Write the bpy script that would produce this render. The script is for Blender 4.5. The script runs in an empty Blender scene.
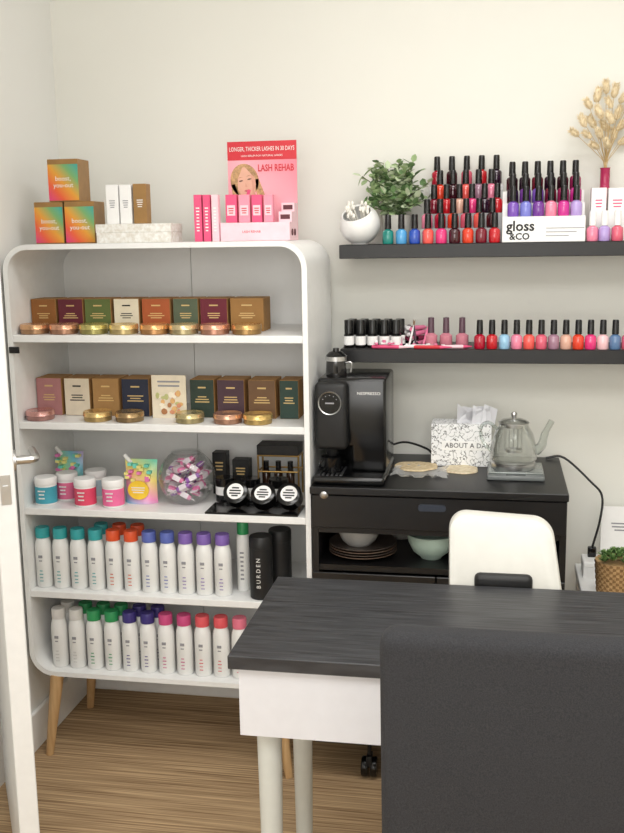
import bpy,bmesh,math,random
from mathutils import Vector,Matrix
random.seed(7)
S=bpy.context.scene
C=S.collection
R=math.radians
try: S.view_settings.view_transform='Standard'
except Exception: pass
# ---------------------------------------------------------------- camera model
F=1000.0; EYE=1.5
yaw,pit,rol=R(10.5),R(10.3),.016
CAM=Vector((0,0,EYE))
fw=Vector((-math.sin(yaw)*math.cos(pit),math.cos(yaw)*math.cos(pit),-math.sin(pit)))
rt=Vector((math.cos(yaw),math.sin(yaw),0)); up=rt.cross(fw)
r2=math.cos(rol)*rt-math.sin(rol)*up; u2=math.sin(rol)*rt+math.cos(rol)*up
cd=bpy.data.cameras.new('camera'); cam=bpy.data.objects.new('camera',cd); C.objects.link(cam)
cd.sensor_fit='AUTO'; cd.sensor_width=36; cd.lens=F*36/833; cd.clip_start=.02
Mx=Matrix((r2,u2,-fw)).transposed().to_4x4(); Mx.translation=CAM; cam.matrix_world=Mx
S.camera=cam
def XP(px,Y,Z):
    k=(px-312)/F; z=Z-EYE
    return (k*(Y*fw.y+z*fw.z)-(Y*r2.y+z*r2.z))/(r2.x-k*fw.x)
def ZP(py,X,Y):
    k=(416.5-py)/F
    return EYE+(k*(X*fw.x+Y*fw.y)-(X*u2.x+Y*u2.y))/(u2.z-k*fw.z)
def atZ(px,py,Z):
    d=fw+(px-312)/F*r2+(416.5-py)/F*u2; t=(Z-EYE)/d.z
    return CAM+d*t
def atY(px,py,Y):
    d=fw+(px-312)/F*r2+(416.5-py)/F*u2; return CAM+d*(Y/d.y)
# ---------------------------------------------------------------- materials
def lin(c):
    return tuple(((v/255)/12.92 if v/255<=.04045 else ((v/255+.055)/1.055)**2.4) for v in c)
MC={}
def mat(name,c,r=.5,metal=0,var=.05,scale=40,bump=0,coat=0,alpha=1,stretch=None,c2=None):
    if name in MC: return MC[name]
    m=bpy.data.materials.new(name); m.use_nodes=True; nt=m.node_tree; b=nt.nodes['Principled BSDF']
    l=lin(c)
    b.inputs['Roughness'].default_value=r; b.inputs['Metallic'].default_value=metal
    if coat: b.inputs['Coat Weight'].default_value=coat; b.inputs['Coat Roughness'].default_value=.08
    if alpha<1: b.inputs['Alpha'].default_value=alpha
    tc=nt.nodes.new('ShaderNodeTexCoord'); nz=nt.nodes.new('ShaderNodeTexNoise'); nz.inputs['Scale'].default_value=scale; nz.inputs['Detail'].default_value=3
    if stretch:
        mp=nt.nodes.new('ShaderNodeMapping'); mp.inputs['Scale'].default_value=stretch[:3]
        if len(stretch)>3: mp.inputs['Rotation'].default_value=(0,0,stretch[3])
        nt.links.new(tc.outputs['Object'],mp.inputs['Vector']); nt.links.new(mp.outputs['Vector'],nz.inputs['Vector'])
    else: nt.links.new(tc.outputs['Object'],nz.inputs['Vector'])
    rp=nt.nodes.new('ShaderNodeValToRGB')
    e=rp.color_ramp.elements; e[0].position=.32; e[1].position=.68
    if c2: e[0].color=(*lin(c2),1); e[1].color=(*l,1)
    else:
        e[0].color=(*[max(0,v*(1-var)) for v in l],1); e[1].color=(*[min(1,v*(1+var)) for v in l],1)
    nt.links.new(nz.outputs['Fac'],rp.inputs['Fac']); nt.links.new(rp.outputs['Color'],b.inputs['Base Color'])
    if bump:
        bp=nt.nodes.new('ShaderNodeBump'); bp.inputs['Strength'].default_value=bump; bp.inputs['Distance'].default_value=.002
        nt.links.new(nz.outputs['Fac'],bp.inputs['Height']); nt.links.new(bp.outputs['Normal'],b.inputs['Normal'])
    MC[name]=m; return m
def glass(name,tint=(240,245,245),blend=.15,rough=.05):
    if name in MC: return MC[name]
    m=bpy.data.materials.new(name); m.use_nodes=True; nt=m.node_tree
    for n in list(nt.nodes): nt.nodes.remove(n)
    o=nt.nodes.new('ShaderNodeOutputMaterial'); mx=nt.nodes.new('ShaderNodeMixShader')
    t=nt.nodes.new('ShaderNodeBsdfTransparent'); g=nt.nodes.new('ShaderNodeBsdfGlossy')
    t.inputs['Color'].default_value=(*lin(tint),1); g.inputs['Roughness'].default_value=rough
    lw=nt.nodes.new('ShaderNodeLayerWeight'); lw.inputs['Blend'].default_value=blend
    nt.links.new(lw.outputs['Facing'],mx.inputs['Fac']); nt.links.new(t.outputs[0],mx.inputs[1]); nt.links.new(g.outputs[0],mx.inputs[2])
    nt.links.new(mx.outputs[0],o.inputs['Surface']); MC[name]=m; return m
def gradient(name,cols,wx=.6,wz=.6,rough=.3):
    if name in MC: return MC[name]
    m=bpy.data.materials.new(name); m.use_nodes=True; nt=m.node_tree; b=nt.nodes['Principled BSDF']; b.inputs['Roughness'].default_value=rough
    tc=nt.nodes.new('ShaderNodeTexCoord'); sp=nt.nodes.new('ShaderNodeSeparateXYZ'); nt.links.new(tc.outputs['Generated'],sp.inputs[0])
    a=nt.nodes.new('ShaderNodeMath'); a.operation='MULTIPLY'; a.inputs[1].default_value=wx; nt.links.new(sp.outputs['X'],a.inputs[0])
    c=nt.nodes.new('ShaderNodeMath'); c.operation='MULTIPLY_ADD'; c.inputs[1].default_value=wz; nt.links.new(sp.outputs['Z'],c.inputs[0]); nt.links.new(a.outputs[0],c.inputs[2])
    rp=nt.nodes.new('ShaderNodeValToRGB'); e=rp.color_ramp.elements
    while len(e)<len(cols): e.new(.5)
    for i,q in enumerate(cols): e[i].position=i/(len(cols)-1); e[i].color=(*lin(q),1)
    nt.links.new(c.outputs[0],rp.inputs['Fac']); nt.links.new(rp.outputs['Color'],b.inputs['Base Color']); MC[name]=m; return m
WHITE=mat('white_lacquer',(241,241,239),.35,var=.02)
BLACKW=mat('black_board',(15,14,15),.4,var=.15)
BLACKG=mat('black_gloss_plastic',(13,13,14),.18,var=.1)
BLACKM=mat('black_matt_plastic',(18,18,19),.5,var=.1)
CAPB=mat('black_cap',(12,11,12),.25,var=.1)
KRAFT=mat('kraft_card',(170,128,76),.7,var=.08,scale=60)
SILV=mat('brushed_steel',(200,200,200),.28,metal=1,var=.05)
INKW=mat('white_print',(240,238,234),.6,var=.01)
INKG=mat('grey_print',(150,150,154),.6,var=.01)
INKK=mat('black_print',(18,18,20),.6,var=.01)
GOLD=mat('gold_print',(215,185,125),.4,var=.02)
OAK=mat('oak_wood',(212,176,128),.5,c2=(190,150,102),stretch=(30,30,3),scale=3)
PAPERW=mat('white_paper',(243,242,240),.6,var=.02)
GLASS=glass('clear_glass',(251,252,252),.13)
ACRY=mat('frosted_acrylic',(232,232,234),.2,alpha=.4)
# ---------------------------------------------------------------- mesh helpers
def NB(): return bmesh.new()
def merge(bm,t,M=None):
    me=bpy.data.meshes.new('t')
    if M is not None: t.transform(M)
    t.to_mesh(me); t.free(); bm.from_mesh(me); bpy.data.meshes.remove(me)
def box(bm,x0,x1,y0,y1,z0,z1,m=0,bev=0,seg=2,M=None):
    t=NB(); bmesh.ops.create_cube(t,size=1)
    t.transform(Matrix.Translation(((x0+x1)/2,(y0+y1)/2,(z0+z1)/2))@Matrix.Diagonal((x1-x0,y1-y0,z1-z0,1)))
    if bev: bmesh.ops.bevel(t,geom=list(t.edges),offset=bev,segments=seg,affect='EDGES',profile=.5)
    for f in t.faces: f.material_index=m
    merge(bm,t,M); return bm
def lathe(bm,prof,loc=(0,0,0),seg=20,m=0,M=None):
    T=Matrix.Translation(loc)@(M if M is not None else Matrix.Identity(4)); rings=[]
    for r,z in prof:
        if r<1e-6: rings.append([bm.verts.new(T@Vector((0,0,z)))])
        else: rings.append([bm.verts.new(T@Vector((r*math.cos(2*math.pi*i/seg),r*math.sin(2*math.pi*i/seg),z))) for i in range(seg)])
    for i in range(len(rings)-1):
        a,b=rings[i],rings[i+1]; mi=m[i] if isinstance(m,(list,tuple)) else m
        if len(a)==1 and len(b)==1: continue
        for k in range(seg):
            j=(k+1)%seg
            if len(a)==1: f=bm.faces.new((a[0],b[k],b[j]))
            elif len(b)==1: f=bm.faces.new((a[k],a[j],b[0]))
            else: f=bm.faces.new((a[k],a[j],b[j],b[k]))
            f.material_index=mi
    return bm
def ell(bm,loc,rx,ry,rz,m=0,M=None,n=8,seg=14):
    pr=[(math.sin(math.pi*i/n),-math.cos(math.pi*i/n)) for i in range(n+1)]; pr[0]=(0,-1); pr[-1]=(0,1)
    D=Matrix.Diagonal((rx,ry,rz,1)); return lathe(bm,pr,loc,seg,m,(M@D) if M is not None else D)
def tube(bm,pts,r,seg=8,m=0):
    pts=[Vector(p) for p in pts]; n=len(pts); rs=r if isinstance(r,(list,tuple)) else [r]*n; rings=[]; ref=None
    for i,p in enumerate(pts):
        d=(pts[min(i+1,n-1)]-pts[max(i-1,0)]).normalized()
        if ref is None: ref=Vector((0,0,1)) if abs(d.z)<.9 else Vector((1,0,0))
        a=d.cross(ref).normalized(); b=d.cross(a).normalized()
        rings.append([bm.verts.new(p+rs[i]*(a*math.cos(2*math.pi*k/seg)+b*math.sin(2*math.pi*k/seg))) for k in range(seg)])
    for i in range(n-1):
        for k in range(seg):
            j=(k+1)%seg; f=bm.faces.new((rings[i][k],rings[i][j],rings[i+1][j],rings[i+1][k])); f.material_index=m
    for q in (rings[0],rings[-1]):
        f=bm.faces.new(q); f.material_index=m
    return bm
def curve(pts,n=6):
    P=[Vector(p) for p in pts]; P=[P[0]*2-P[1]]+P+[P[-1]*2-P[-2]]; out=[]
    for i in range(1,len(P)-2):
        for k in range(n):
            t=k/n; a,b,c,d=P[i-1:i+3]
            out.append(.5*((2*b)+(c-a)*t+(2*a-5*b+4*c-d)*t*t+(3*b-a-3*c+d)*t**3))
    out.append(P[-2]); return out
def prism(bm,pts,y0,y1,m=0):
    a=[bm.verts.new((x,y0,z)) for x,z in pts]; b=[bm.verts.new((x,y1,z)) for x,z in pts]; n=len(pts)
    fs=[bm.faces.new(a),bm.faces.new(b)]
    for i in range(n):
        j=(i+1)%n; fs.append(bm.faces.new((a[i],a[j],b[j],b[i])))
    for f in fs: f.material_index=m
    return bm
def rrect(x0,x1,z0,z1,r,n=8):
    out=[]
    for cx,cz,a0 in ((x1-r,z1-r,0),(x0+r,z1-r,90),(x0+r,z0+r,180),(x1-r,z0+r,270)):
        for i in range(n+1):
            a=R(a0+90*i/n); out.append((cx+r*math.cos(a),cz+r*math.sin(a)))
    return out
def oval(cx,cz,rx,rz,n=20): return [(cx+rx*math.cos(2*math.pi*i/n),cz+rz*math.sin(2*math.pi*i/n)) for i in range(n)]
def wloc(o):
    v=Vector((0,0,0))
    while o is not None: v+=o.location; o=o.parent
    return v
def tomesh(name,bm,mats):
    me=bpy.data.meshes.new(name); bmesh.ops.recalc_face_normals(bm,faces=list(bm.faces)); bm.to_mesh(me); bm.free()
    for m in (mats if isinstance(mats,(list,tuple)) else [mats]): me.materials.append(m)
    me.polygons.foreach_set('use_smooth',[True]*len(me.polygons)); me.set_sharp_from_angle(angle=.6); return me
def link(name,me,parent=None):
    o=bpy.data.objects.new(name,me); C.objects.link(o)
    if parent is not None: o.parent=parent
    return o
def obj(name,bm,mats,parent=None,w=True,label=None):
    me=tomesh(name,bm,mats)
    if parent is not None and w: me.transform(Matrix.Translation(-wloc(parent)))
    o=link(name,me,parent)
    if label: o['label']=label
    return o
def tag(o,label,cat,group=None):
    o['label']=label; o['category']=cat
    if group: o['group']=group
    return o
def thing(name,label,cat,loc,group=None,rotz=0):
    o=bpy.data.objects.new(name,None); C.objects.link(o); o.location=loc; o.rotation_euler=(0,0,rotz); o.empty_display_size=.05
    return tag(o,label,cat,group)
def solo(name,bm,mats,loc,label,cat,group=None,w=True):
    me=tomesh(name,bm,mats)
    if w: me.transform(Matrix.Translation(-Vector(loc)))
    o=link(name,me); o.location=loc; return tag(o,label,cat,group)
def struct(name,bm,mats):
    o=link(name,tomesh(name,bm,mats)); o['kind']='structure'; return o
CACHE={}
def inst(name,key,build,mats,parent):
    if key not in CACHE: CACHE[key]=tomesh(name,build(),mats)
    return link(name,CACHE[key],parent)
def text(name,s,size,loc,m,parent,rot=0,width=None,w=True,rz=0,bold=0):
    cu=bpy.data.curves.new('t','FONT'); cu.body=s; cu.size=size; cu.align_x='CENTER'; cu.align_y='CENTER'; cu.resolution_u=2; cu.offset=bold*size
    o=bpy.data.objects.new('t',cu); C.objects.link(o); dg=bpy.context.evaluated_depsgraph_get(); dg.update()
    me=bpy.data.meshes.new_from_object(o.evaluated_get(dg)); bpy.data.objects.remove(o); bpy.data.curves.remove(cu)
    if width:
        xs=[v.co.x for v in me.vertices]; k=width/max(1e-6,max(xs)-min(xs)); me.transform(Matrix.Diagonal((k,1,1,1)))
    me.transform(Matrix.Rotation(rz,4,'Z')@Matrix.Rotation(R(90),4,'X')@Matrix.Rotation(rot,4,'Z'))
    L=Vector(loc)-(wloc(parent) if w else Vector((0,0,0)))
    me.transform(Matrix.Translation(L)); me.materials.clear(); me.materials.append(m)
    me.name=name; return link(name,me,parent)
ORD=['first','second','third','fourth','fifth','sixth','seventh','eighth','ninth','tenth','eleventh','twelfth','thirteenth','fourteenth','fifteenth']
def nth(i,n):
    return 'leftmost' if i==0 else ('rightmost' if i==n-1 else ORD[i]+' from left')
# ---------------------------------------------------------------- room shell
LX,RX,BY,FY,CZ=-1.336,1.55,2.99,-1.1,2.62
WALL=mat('cream_wall_paint',(230,229,221),.75,var=.012,scale=2)
WALLL=mat('white_wall_paint',(235,235,231),.7,var=.012,scale=2)
FLOOR=mat('woven_brown_floor',(206,176,136),.85,c2=(126,97,66),scale=4,stretch=(.7,46,1,R(-14)),bump=.25)
struct('floor',box(NB(),LX-.1,RX+.1,FY-.1,BY+.1,-.1,0),FLOOR)
struct('ceiling',box(NB(),LX-.1,RX+.1,FY-.1,BY+.1,CZ,CZ+.1),mat('ceiling_paint',(240,240,238),.8,var=.01))
struct('wall_back',box(NB(),LX-.1,RX+.1,BY,BY+.1,0,CZ),WALL)
struct('wall_left',box(NB(),LX-.1,LX,FY,BY,0,CZ),WALLL)
struct('wall_right',box(NB(),RX,RX+.1,FY,BY,0,CZ),WALL)
struct('wall_front',box(NB(),LX-.1,RX+.1,FY-.1,FY,0,CZ),WALL)
def baseb(name,x0,x1,y0,y1):
    b=box(NB(),x0,x1,y0,y1,0,.12,bev=.004,seg=1); struct(name,b,WHITE)
baseb('baseboard_back',LX+.016,RX,BY-.014,BY); baseb('baseboard_left',LX,LX+.014,2.43,BY)
# open door
de=atY(15,480,1.78); dh=R(31)
dd=thing('door_1','','' ,(de.x,1.78,0)); 
for k in ('label','category'): del dd[k]
dd['kind']='structure'; dd.rotation_euler=(0,0,dh)
DOORM=mat('door_paint',(224,224,222),.35,var=.02)
obj('leaf',box(NB(),-.04,0,0,.70,.006,2.03,bev=.002,seg=1),DOORM,dd,w=False)
lp=NB(); box(lp,-.029,-.009,-.0015,.002,.985,1.045,bev=.0006,seg=1); box(lp,-.024,-.014,-.007,.0,1.008,1.024)
obj('latch_plate',lp,SILV,dd,w=False,label='steel latch plate on door edge')
hd=NB(); lathe(hd,[(0,0),(.022,0),(.022,.007),(.009,.009),(.009,.036),(0,.036)],(0,.06,1.06),M=Matrix.Rotation(R(90),4,'Y')); tube(hd,curve([(.034,.06,1.06),(.045,.062,1.06),(.049,.08,1.06),(.049,.16,1.058)],4),.0085)
obj('door_handle',hd,SILV,dd,w=False,label='grey metal lever handle')
# ---------------------------------------------------------------- shelving unit
UX0,UX1,UY0,UY1,UZ0,UZ1=-1.321,-.480,2.55,2.925,.246,1.486
TH=.014
SH=[1.241,.998,.750,.504,UZ0+TH]
UL=UX0+TH
ucx=(UX0+UX1)/2
un=thing('shelving_unit','white open shelving unit with rounded corners on splayed oak legs','shelving unit',(ucx,2.72,0))
b=NB(); CR=.072; po=rrect(UX0,UX1,UZ0,UZ1,CR,10); pi=rrect(UX0+TH,UX1-TH,UZ0+TH,UZ1-TH,CR-TH,10); n=len(po)
V=[[b.verts.new((x,y,z)) for x,z in p] for p in (po,pi) for y in (UY0,UY1)]
for i in range(n):
    j=(i+1)%n
    b.faces.new((V[0][i],V[0][j],V[1][j],V[1][i])); b.faces.new((V[2][i],V[2][j],V[3][j],V[3][i]))
    b.faces.new((V[0][i],V[0][j],V[2][j],V[2][i])); b.faces.new((V[1][i],V[1][j],V[3][j],V[3][i]))
obj('frame',b,WHITE,un)
PANEL=mat('white_panel',(247,247,245),.45,var=.008)
for x0,x1 in ((UX0+TH,ucx-.001),(ucx+.001,UX1-TH)):
    b=NB(); pts=rrect(UX0+TH,UX1-TH,UZ0+TH,UZ1-TH,CR-TH,8)
    pts=[(min(max(x,x0),x1),z) for x,z in pts]; q=[]
    for p in pts:
        if not q or (Vector(p)-Vector(q[-1])).length>1e-5: q.append(p)
    prism(b,q,UY1-.014,UY1-.006); obj('back_panel',b,PANEL,un)
for z in SH[:4]:
    obj('shelf',box(NB(),UX0+TH,UX1-TH,UY0+.004,UY1-.014,z-.02,z,bev=.0015,seg=1),WHITE,un)
for px,py,tx in ((50,754,.03),(289,777,-.03)):
    p=atZ(px,py,0); 
    for yy,dy in ((p.y,.02),(2.85,-.02)):
        obj('leg',tube(NB(),[(p.x,yy,0),(p.x+tx,yy+dy,UZ0)],[.0115,.02],14),OAK,un,label='tapered oak leg')
# ---------------------------------------------------------------- candle boxes and tins
def linesbm(x0,x1,y,z0,z1,rows,m=0,seed=0):
    b=NB(); rnd=random.Random(seed); h=(z1-z0)/rows
    for i in range(rows):
        w=(x1-x0)*rnd.uniform(.55,1); cx=(x0+x1)/2; z=z1-(i+.5)*h
        box(b,cx-w/2,cx+w/2,y-.0006,y,z-h*.2,z+h*.2,m)
    return b
def carton(px0,px1,Y,Z,h,d,c,label,group,cname,light=True,name='candle_box',body=KRAFT):
    x0,x1=XP(px0,Y,Z),XP(px1,Y,Z); x0=max(x0,UL+.003); w=x1-x0
    t=thing(name,label,'box',((x0+x1)/2,Y+d/2,Z+.0004),group)
    obj('carton',box(NB(),-w/2,w/2,-d/2,d/2,0,h,bev=.0012,seg=1),body,t,w=False)
    obj('front_panel',box(NB(),-w/2+.001,w/2-.001,-d/2-.0012,-d/2+.0005,.001,h-.001),mat('card_'+cname,c,.55,var=.05),t,w=False,label=cname.replace('_',' ')+' printed front')
    ink=GOLD if light else INKK
    b=linesbm(-w*.3,w*.3,-d/2-.0013,h*.38,h*.58,3,0,len(label)); box(b,-w*.16,w*.16,-d/2-.0019,-d/2-.0013,h*.77,h*.81); 
    obj('printed_text',b,ink,t,w=False); return t
g='candle boxes on the top shelf'
S1=[(31,57,'amber_brown',(146,94,44)),(59.5,84,'maroon',(98,32,46)),(86,112,'olive_green',(94,108,56)),(115,140,'cream',(226,217,194)),(143,171,'rust_orange',(170,86,42)),(174,199,'grey_green',(84,96,74)),(201,228,'burgundy',(106,24,44)),(231,264,'golden_brown',(154,112,56))]
for i,(a,e,cn,c) in enumerate(S1):
    carton(a,e,2.67,SH[0],.091,.085,c,cn.replace('_',' ')+' fronted kraft candle box, %s on the uppermost shelf'%nth(i,8),g,cn,cn!='cream')
def tin(px,Y,Z,c,cn,label,group):
    t=thing('candle_tin',label,'tin',(max(XP(px,Y,Z),UL+.0425),Y,Z+.0004),group)
    inst('base','tinb'+cn,lambda:lathe(NB(),[(0,0),(.037,0),(.039,.002),(.039,.0135),(0,.0135)],seg=28),mat('tin_'+cn,tuple(int(v*.8) for v in c),.3,metal=.75),t)
    inst('lid','tinl'+cn,lambda:lathe(NB(),[(0,.0136),(.0402,.0136),(.0408,.0145),(.0402,.0155),(.0402,.0245),(.038,.027),(.036,.026),(0,.026)],seg=28),mat('tinlid_'+cn,c,.25,metal=.75),t)
T1=[(35,'copper',(222,176,134)),(64.5,'rose_copper',(224,170,140)),(94,'olive_gold',(206,196,124)),(124,'pale_gold',(236,210,150)),(155,'orange_gold',(228,172,116)),(184,'grey_gold',(222,204,158)),(215,'pink_copper',(230,170,144)),(247,'bronze',(206,164,106))]
for i,(px,cn,c) in enumerate(T1):
    tin(px,2.603,SH[0],c,cn,'flat round %s candle tin, %s in the row on the uppermost shelf'%(cn.replace('_',' '),nth(i,8)),'candle tins on the uppermost shelf')
S2=[(36,63,'dusty_rose',(178,124,124)),(66,91,'ivory',(224,211,188)),(94,120,'kraft_gold',(166,126,76)),(123,150,'navy',(34,40,60)),(191,215,'dark_green',(40,56,46)),(218,245,'plum',(72,48,58)),(249,276,'chestnut',(108,78,50)),(280,299,'forest_green',(34,60,50))]
for i,(a,e,cn,c) in enumerate(S2):
    carton(a,e,2.67,SH[1],.108,.085,c,cn.replace('_',' ')+' fronted candle box, %s on second shelf down'%nth(i,8),'candle boxes on the second shelf',cn,cn!='ivory')
T2=[(40,'rose',(216,164,158)),(98,'gold',(230,198,136)),(130,'dark_gold',(176,148,108)),(190,'sage_gold',(212,196,146)),(228,'plum_copper',(212,164,138)),(258,'yellow_gold',(228,194,124))]
for i,(px,cn,c) in enumerate(T2):
    tin(px,2.603,SH[1],c,cn,'flat round %s candle tin, %s in the row on second shelf down'%(cn.replace('_',' '),nth(i,6)),'candle tins on the second shelf')
# photo card on second shelf
x0,x1=XP(153,2.652,SH[1]),XP(187,2.652,SH[1]); zt=SH[1]+.122
t=thing('photo_card','upright cream card with food picture between the boxes, second shelf','card',((x0+x1)/2,2.652,SH[1]+.0004))
obj('card',box(NB(),x0,x1,2.652,2.656,SH[1]+.0004,zt),mat('card_cream2',(232,220,196),.5),t)
b=NB(); rnd=random.Random(3)
for i in range(26):
    cx=rnd.uniform(x0+.014,x1-.014); cz=rnd.uniform(SH[1]+.016,zt-.05); prism(b,oval(cx,cz,rnd.uniform(.004,.009),rnd.uniform(.004,.009),10),2.6505-.0001*i,2.652,i%5)
obj('picture',b,[mat('food_a',(222,176,116),.5),mat('food_b',(176,120,76),.5),mat('food_c',(246,236,214),.5),mat('food_d',(190,190,130),.5),mat('food_e',(214,146,110),.5)],t)
obj('printed_text',linesbm(x0+.015,x1-.015,2.6519,zt-.036,zt-.012,2),INKG,t)
# black clip on left edge of unit
p=atY(20,350,UY0); solo('clip',box(NB(),UX0+.004,UX0+.034,UY0-.006,UY0-.0002,p.z-.009,p.z+.009,bev=.002),BLACKM,(UX0+.02,UY0-.003,p.z-.009),'small black clip on left upright of white shelving','clip')
# ---------------------------------------------------------------- shampoo bottles
def bottle(X,Y,Z,c,cn,label,group):
    t=thing('product_bottle',label,'bottle',(X,Y,Z+.0004),group)
    inst('body','btb',lambda:lathe(NB(),[(0,0),(.0222,0),(.0242,.003),(.0242,.114),(.0237,.124),(.0225,.132),(.0206,.139),(.0188,.1435),(.0178,.147),(0,.147)],seg=24),mat('bottle_plastic',(238,238,235),.35,var=.01),t)
    inst('cap','btc'+cn,lambda:lathe(NB(),[(0,.1472),(.0198,.1472),(.0203,.149),(.0203,.173),(.0187,.177),(0,.177)],seg=24),mat('cap_'+cn,c,.4,var=.03),t)
    def lb():
        b=NB()
        for z0,z1,w in ((.09,.098,.012),(.08,.083,.009),(.05,.0525,.008),(.04,.0425,.011),(.03,.032,.009),(.02,.022,.01)): box(b,-w/2,w/2,-.0249,-.0234,z0,z1,0 if z1<.06 else 1)
        return b
    inst('label_print','btl'+cn,lb,[mat('print_'+cn,tuple(int(v*.7+50) for v in c),.6),INKG],t)
COL={'teal':(58,172,176),'orange':(232,92,50),'blue':(96,112,190),'purple':(134,104,186),'green':(52,158,96),'white':(232,230,226),'indigo':(66,56,130),'magenta':(214,82,138),'coral':(236,96,104),'pink':(238,126,150)}
def row(px0,px1,Y,Z,cols,lim,lbl,group):
    n=len(cols); a=max(XP(px0,Y,Z),lim); e=XP(px1,Y,Z)
    for i,cn in enumerate(cols): bottle(a+(e-a)*i/(n-1),Y,Z,COL[cn],cn,lbl%(cn,nth(i,n)),group)
g4,g5='capped bottles on the fourth shelf','capped bottles on the bottom shelf'
row(43,224,2.602,SH[3],['teal']*4+['orange']*2+['blue']*2+['purple']*3,UL+.0255,'white bottle with %s cap, %s in front row of fourth shelf',g4)
row(104,140,2.66,SH[3],['teal','orange','orange'],UL,'white bottle with %s cap, %s of three in back row of fourth shelf',g4)
row(61,241,2.602,SH[4],['white']*2+['green']*2+['indigo']*2+['magenta']*2+['coral']*2+['pink'],UL+.059,'white bottle with %s cap, %s in front row of bottom shelf',g5)
row(71,160,2.656,SH[4],['white','green','green','green','indigo','indigo'],UL+.06,'white bottle with %s cap, %s in back row of bottom shelf',g5)
# slim green-cap bottle
t=thing('spray_bottle','slim tall white bottle with green cap beside black canisters','bottle',(XP(244.5,2.65,SH[3]),2.65,SH[3]+.0004))
obj('body',lathe(NB(),[(0,0),(.018,0),(.0195,.003),(.0195,.15),(.017,.165),(0,.165)]),MC['bottle_plastic'],t,w=False)
obj('cap',lathe(NB(),[(0,.1652),(.0165,.1652),(.0165,.207),(.014,.211),(0,.211)]),MC['cap_green'],t,w=False)
obj('label_print',linesbm(-.006,.006,-.0193,.03,.12,7),INKG,t,w=False)
for i,(px,Y) in enumerate(((262,2.598),(281,2.668))):
    t=thing('black_canister','matt black cylindrical canister, %s on fourth shelf'%('front one with white vertical lettering' if i==0 else 'behind the lettered one, at right end'),'canister',(XP(px,Y,SH[3]),Y,SH[3]+.0004),'black canisters')
    obj('body',lathe(NB(),[(0,0),(.0305,0),(.032,.002),(.032,.145),(0,.145)],seg=28),BLACKM,t,w=False)
    obj('lid',lathe(NB(),[(0,.1455),(.0325,.1455),(.0325,.174),(.03,.178),(0,.178)],seg=28),BLACKM,t,w=False)
    if i==0: text('printed_text','B U R D E N',.0165,(0,-.0328,.078),INKW,t,rot=R(90),w=False)
# ---------------------------------------------------------------- third shelf goods
Z3=SH[2]
def jar(px,Y,c,cn,label):
    t=thing('cosmetic_jar',label,'jar',(max(XP(px,Y,Z3),UL+.033),Y,Z3+.0004),'white cosmetic jars')
    inst('body','jrb',lambda:lathe(NB(),[(0,0),(.029,0),(.0305,.003),(.0305,.056),(.0285,.059),(0,.059)],seg=26),MC['bottle_plastic'],t)
    inst('lid','jrl',lambda:lathe(NB(),[(0,.0592),(.031,.0592),(.0315,.061),(.0315,.077),(.0295,.08),(0,.08)],seg=26),PAPERW,t)
    inst('label_band','jrn'+cn,lambda:lathe(NB(),[(.0305,.006),(.0309,.006),(.0309,.054),(.0305,.054)],seg=26),mat('jar_'+cn,c,.5),t)
    def pr():
        b=NB()
        for z,w in ((.043,.022),(.033,.016),(.022,.018)):
            for k in range(5): box(b,-w/2+w*k/5,-w/2+w*(k+.8)/5,-.0316,-.0295,z-.002,z+.002)
        return b
    inst('printed_text','jrp',pr,INKW,t)
jar(47,2.607,(70,164,184),'blue','white jar with blue label band, leftmost on third shelf')
jar(68,2.664,(226,112,150),'rose_pink','white jar with rose pink label, behind blue labelled jar')
jar(86,2.604,(222,72,104),'cherry','white jar with cherry red label in front of the others')
jar(97,2.705,(176,196,206),'pale_blue','white jar with pale blue label at the back, half hidden')
jar(114,2.606,(236,110,160),'bright_pink','white jar with bright pink label beside the yellow pouch')
def pouch(px,Y,w,h,label,mt,bc):
    x=XP(px,Y,Z3); t=thing('stand_up_pouch',label,'pouch',(x,Y,Z3+.0004),'pastel pouches')
    b=NB(); nx,nz=8,10; gr=[]
    for s in (-1,1):
        g_=[]
        for iz in range(nz+1):
            v=iz/nz; row_=[]
            for ix in range(nx+1):
                u=ix/nx*2-1; th=.024*(1-v)**.7*(1-u*u)**.6+.0006
                row_.append(b.verts.new((u*w/2*(1-.06*math.sin(v*3)),s*th+.01*v,v*h)))
            g_.append(row_)
        gr.append(g_)
        for iz in range(nz):
            for ix in range(nx): b.faces.new((g_[iz][ix],g_[iz][ix+1],g_[iz+1][ix+1],g_[iz+1][ix]))
    A,B=gr
    for iz in range(nz):
        for ix in (0,nx): b.faces.new((A[iz][ix],A[iz+1][ix],B[iz+1][ix],B[iz][ix]))
    for ix in range(nx):
        for iz in (0,nz): b.faces.new((A[iz][ix],A[iz][ix+1],B[iz][ix+1],B[iz][ix]))
    obj('bag',b,mt,t,w=False)
    prs=NB(); prism(prs,oval(0,h*.33,w*.32,h*.22),-.0262,-.022)
    obj('front_label',prs,mat(bc[0],bc[1],.4),t,w=False)
    b=NB(); rnd=random.Random(px)
    for q in range(16):
        cx,cz=rnd.uniform(-w*.4,w*.4),rnd.uniform(h*.5,h*.92); box(b,cx-.006,cx+.006,-.0185*(1-cz/h)**.6-.006,.012,cz-.004,cz+.004,q%3,M=None)
    obj('printed_pattern',b,[mat('dot_a',(250,240,150),.4),mat('dot_b',(236,130,190),.4),mat('dot_c',(120,220,200),.4)],t,w=False)
    obj('printed_text',linesbm(-w*.22,w*.22,-.0264,h*.25,h*.42,3),INKW,t,w=False)
    s=NB(); tube(s,[(-w*.3,.008,h-.012),(-w*.5,.006,h+.012)],.006,10); obj('spout',s,PAPERW,t,w=False)
PG=gradient('pastel_rainbow',[(240,160,180),(250,230,150),(170,225,170),(130,205,225),(200,170,225)],.5,.5)
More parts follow.
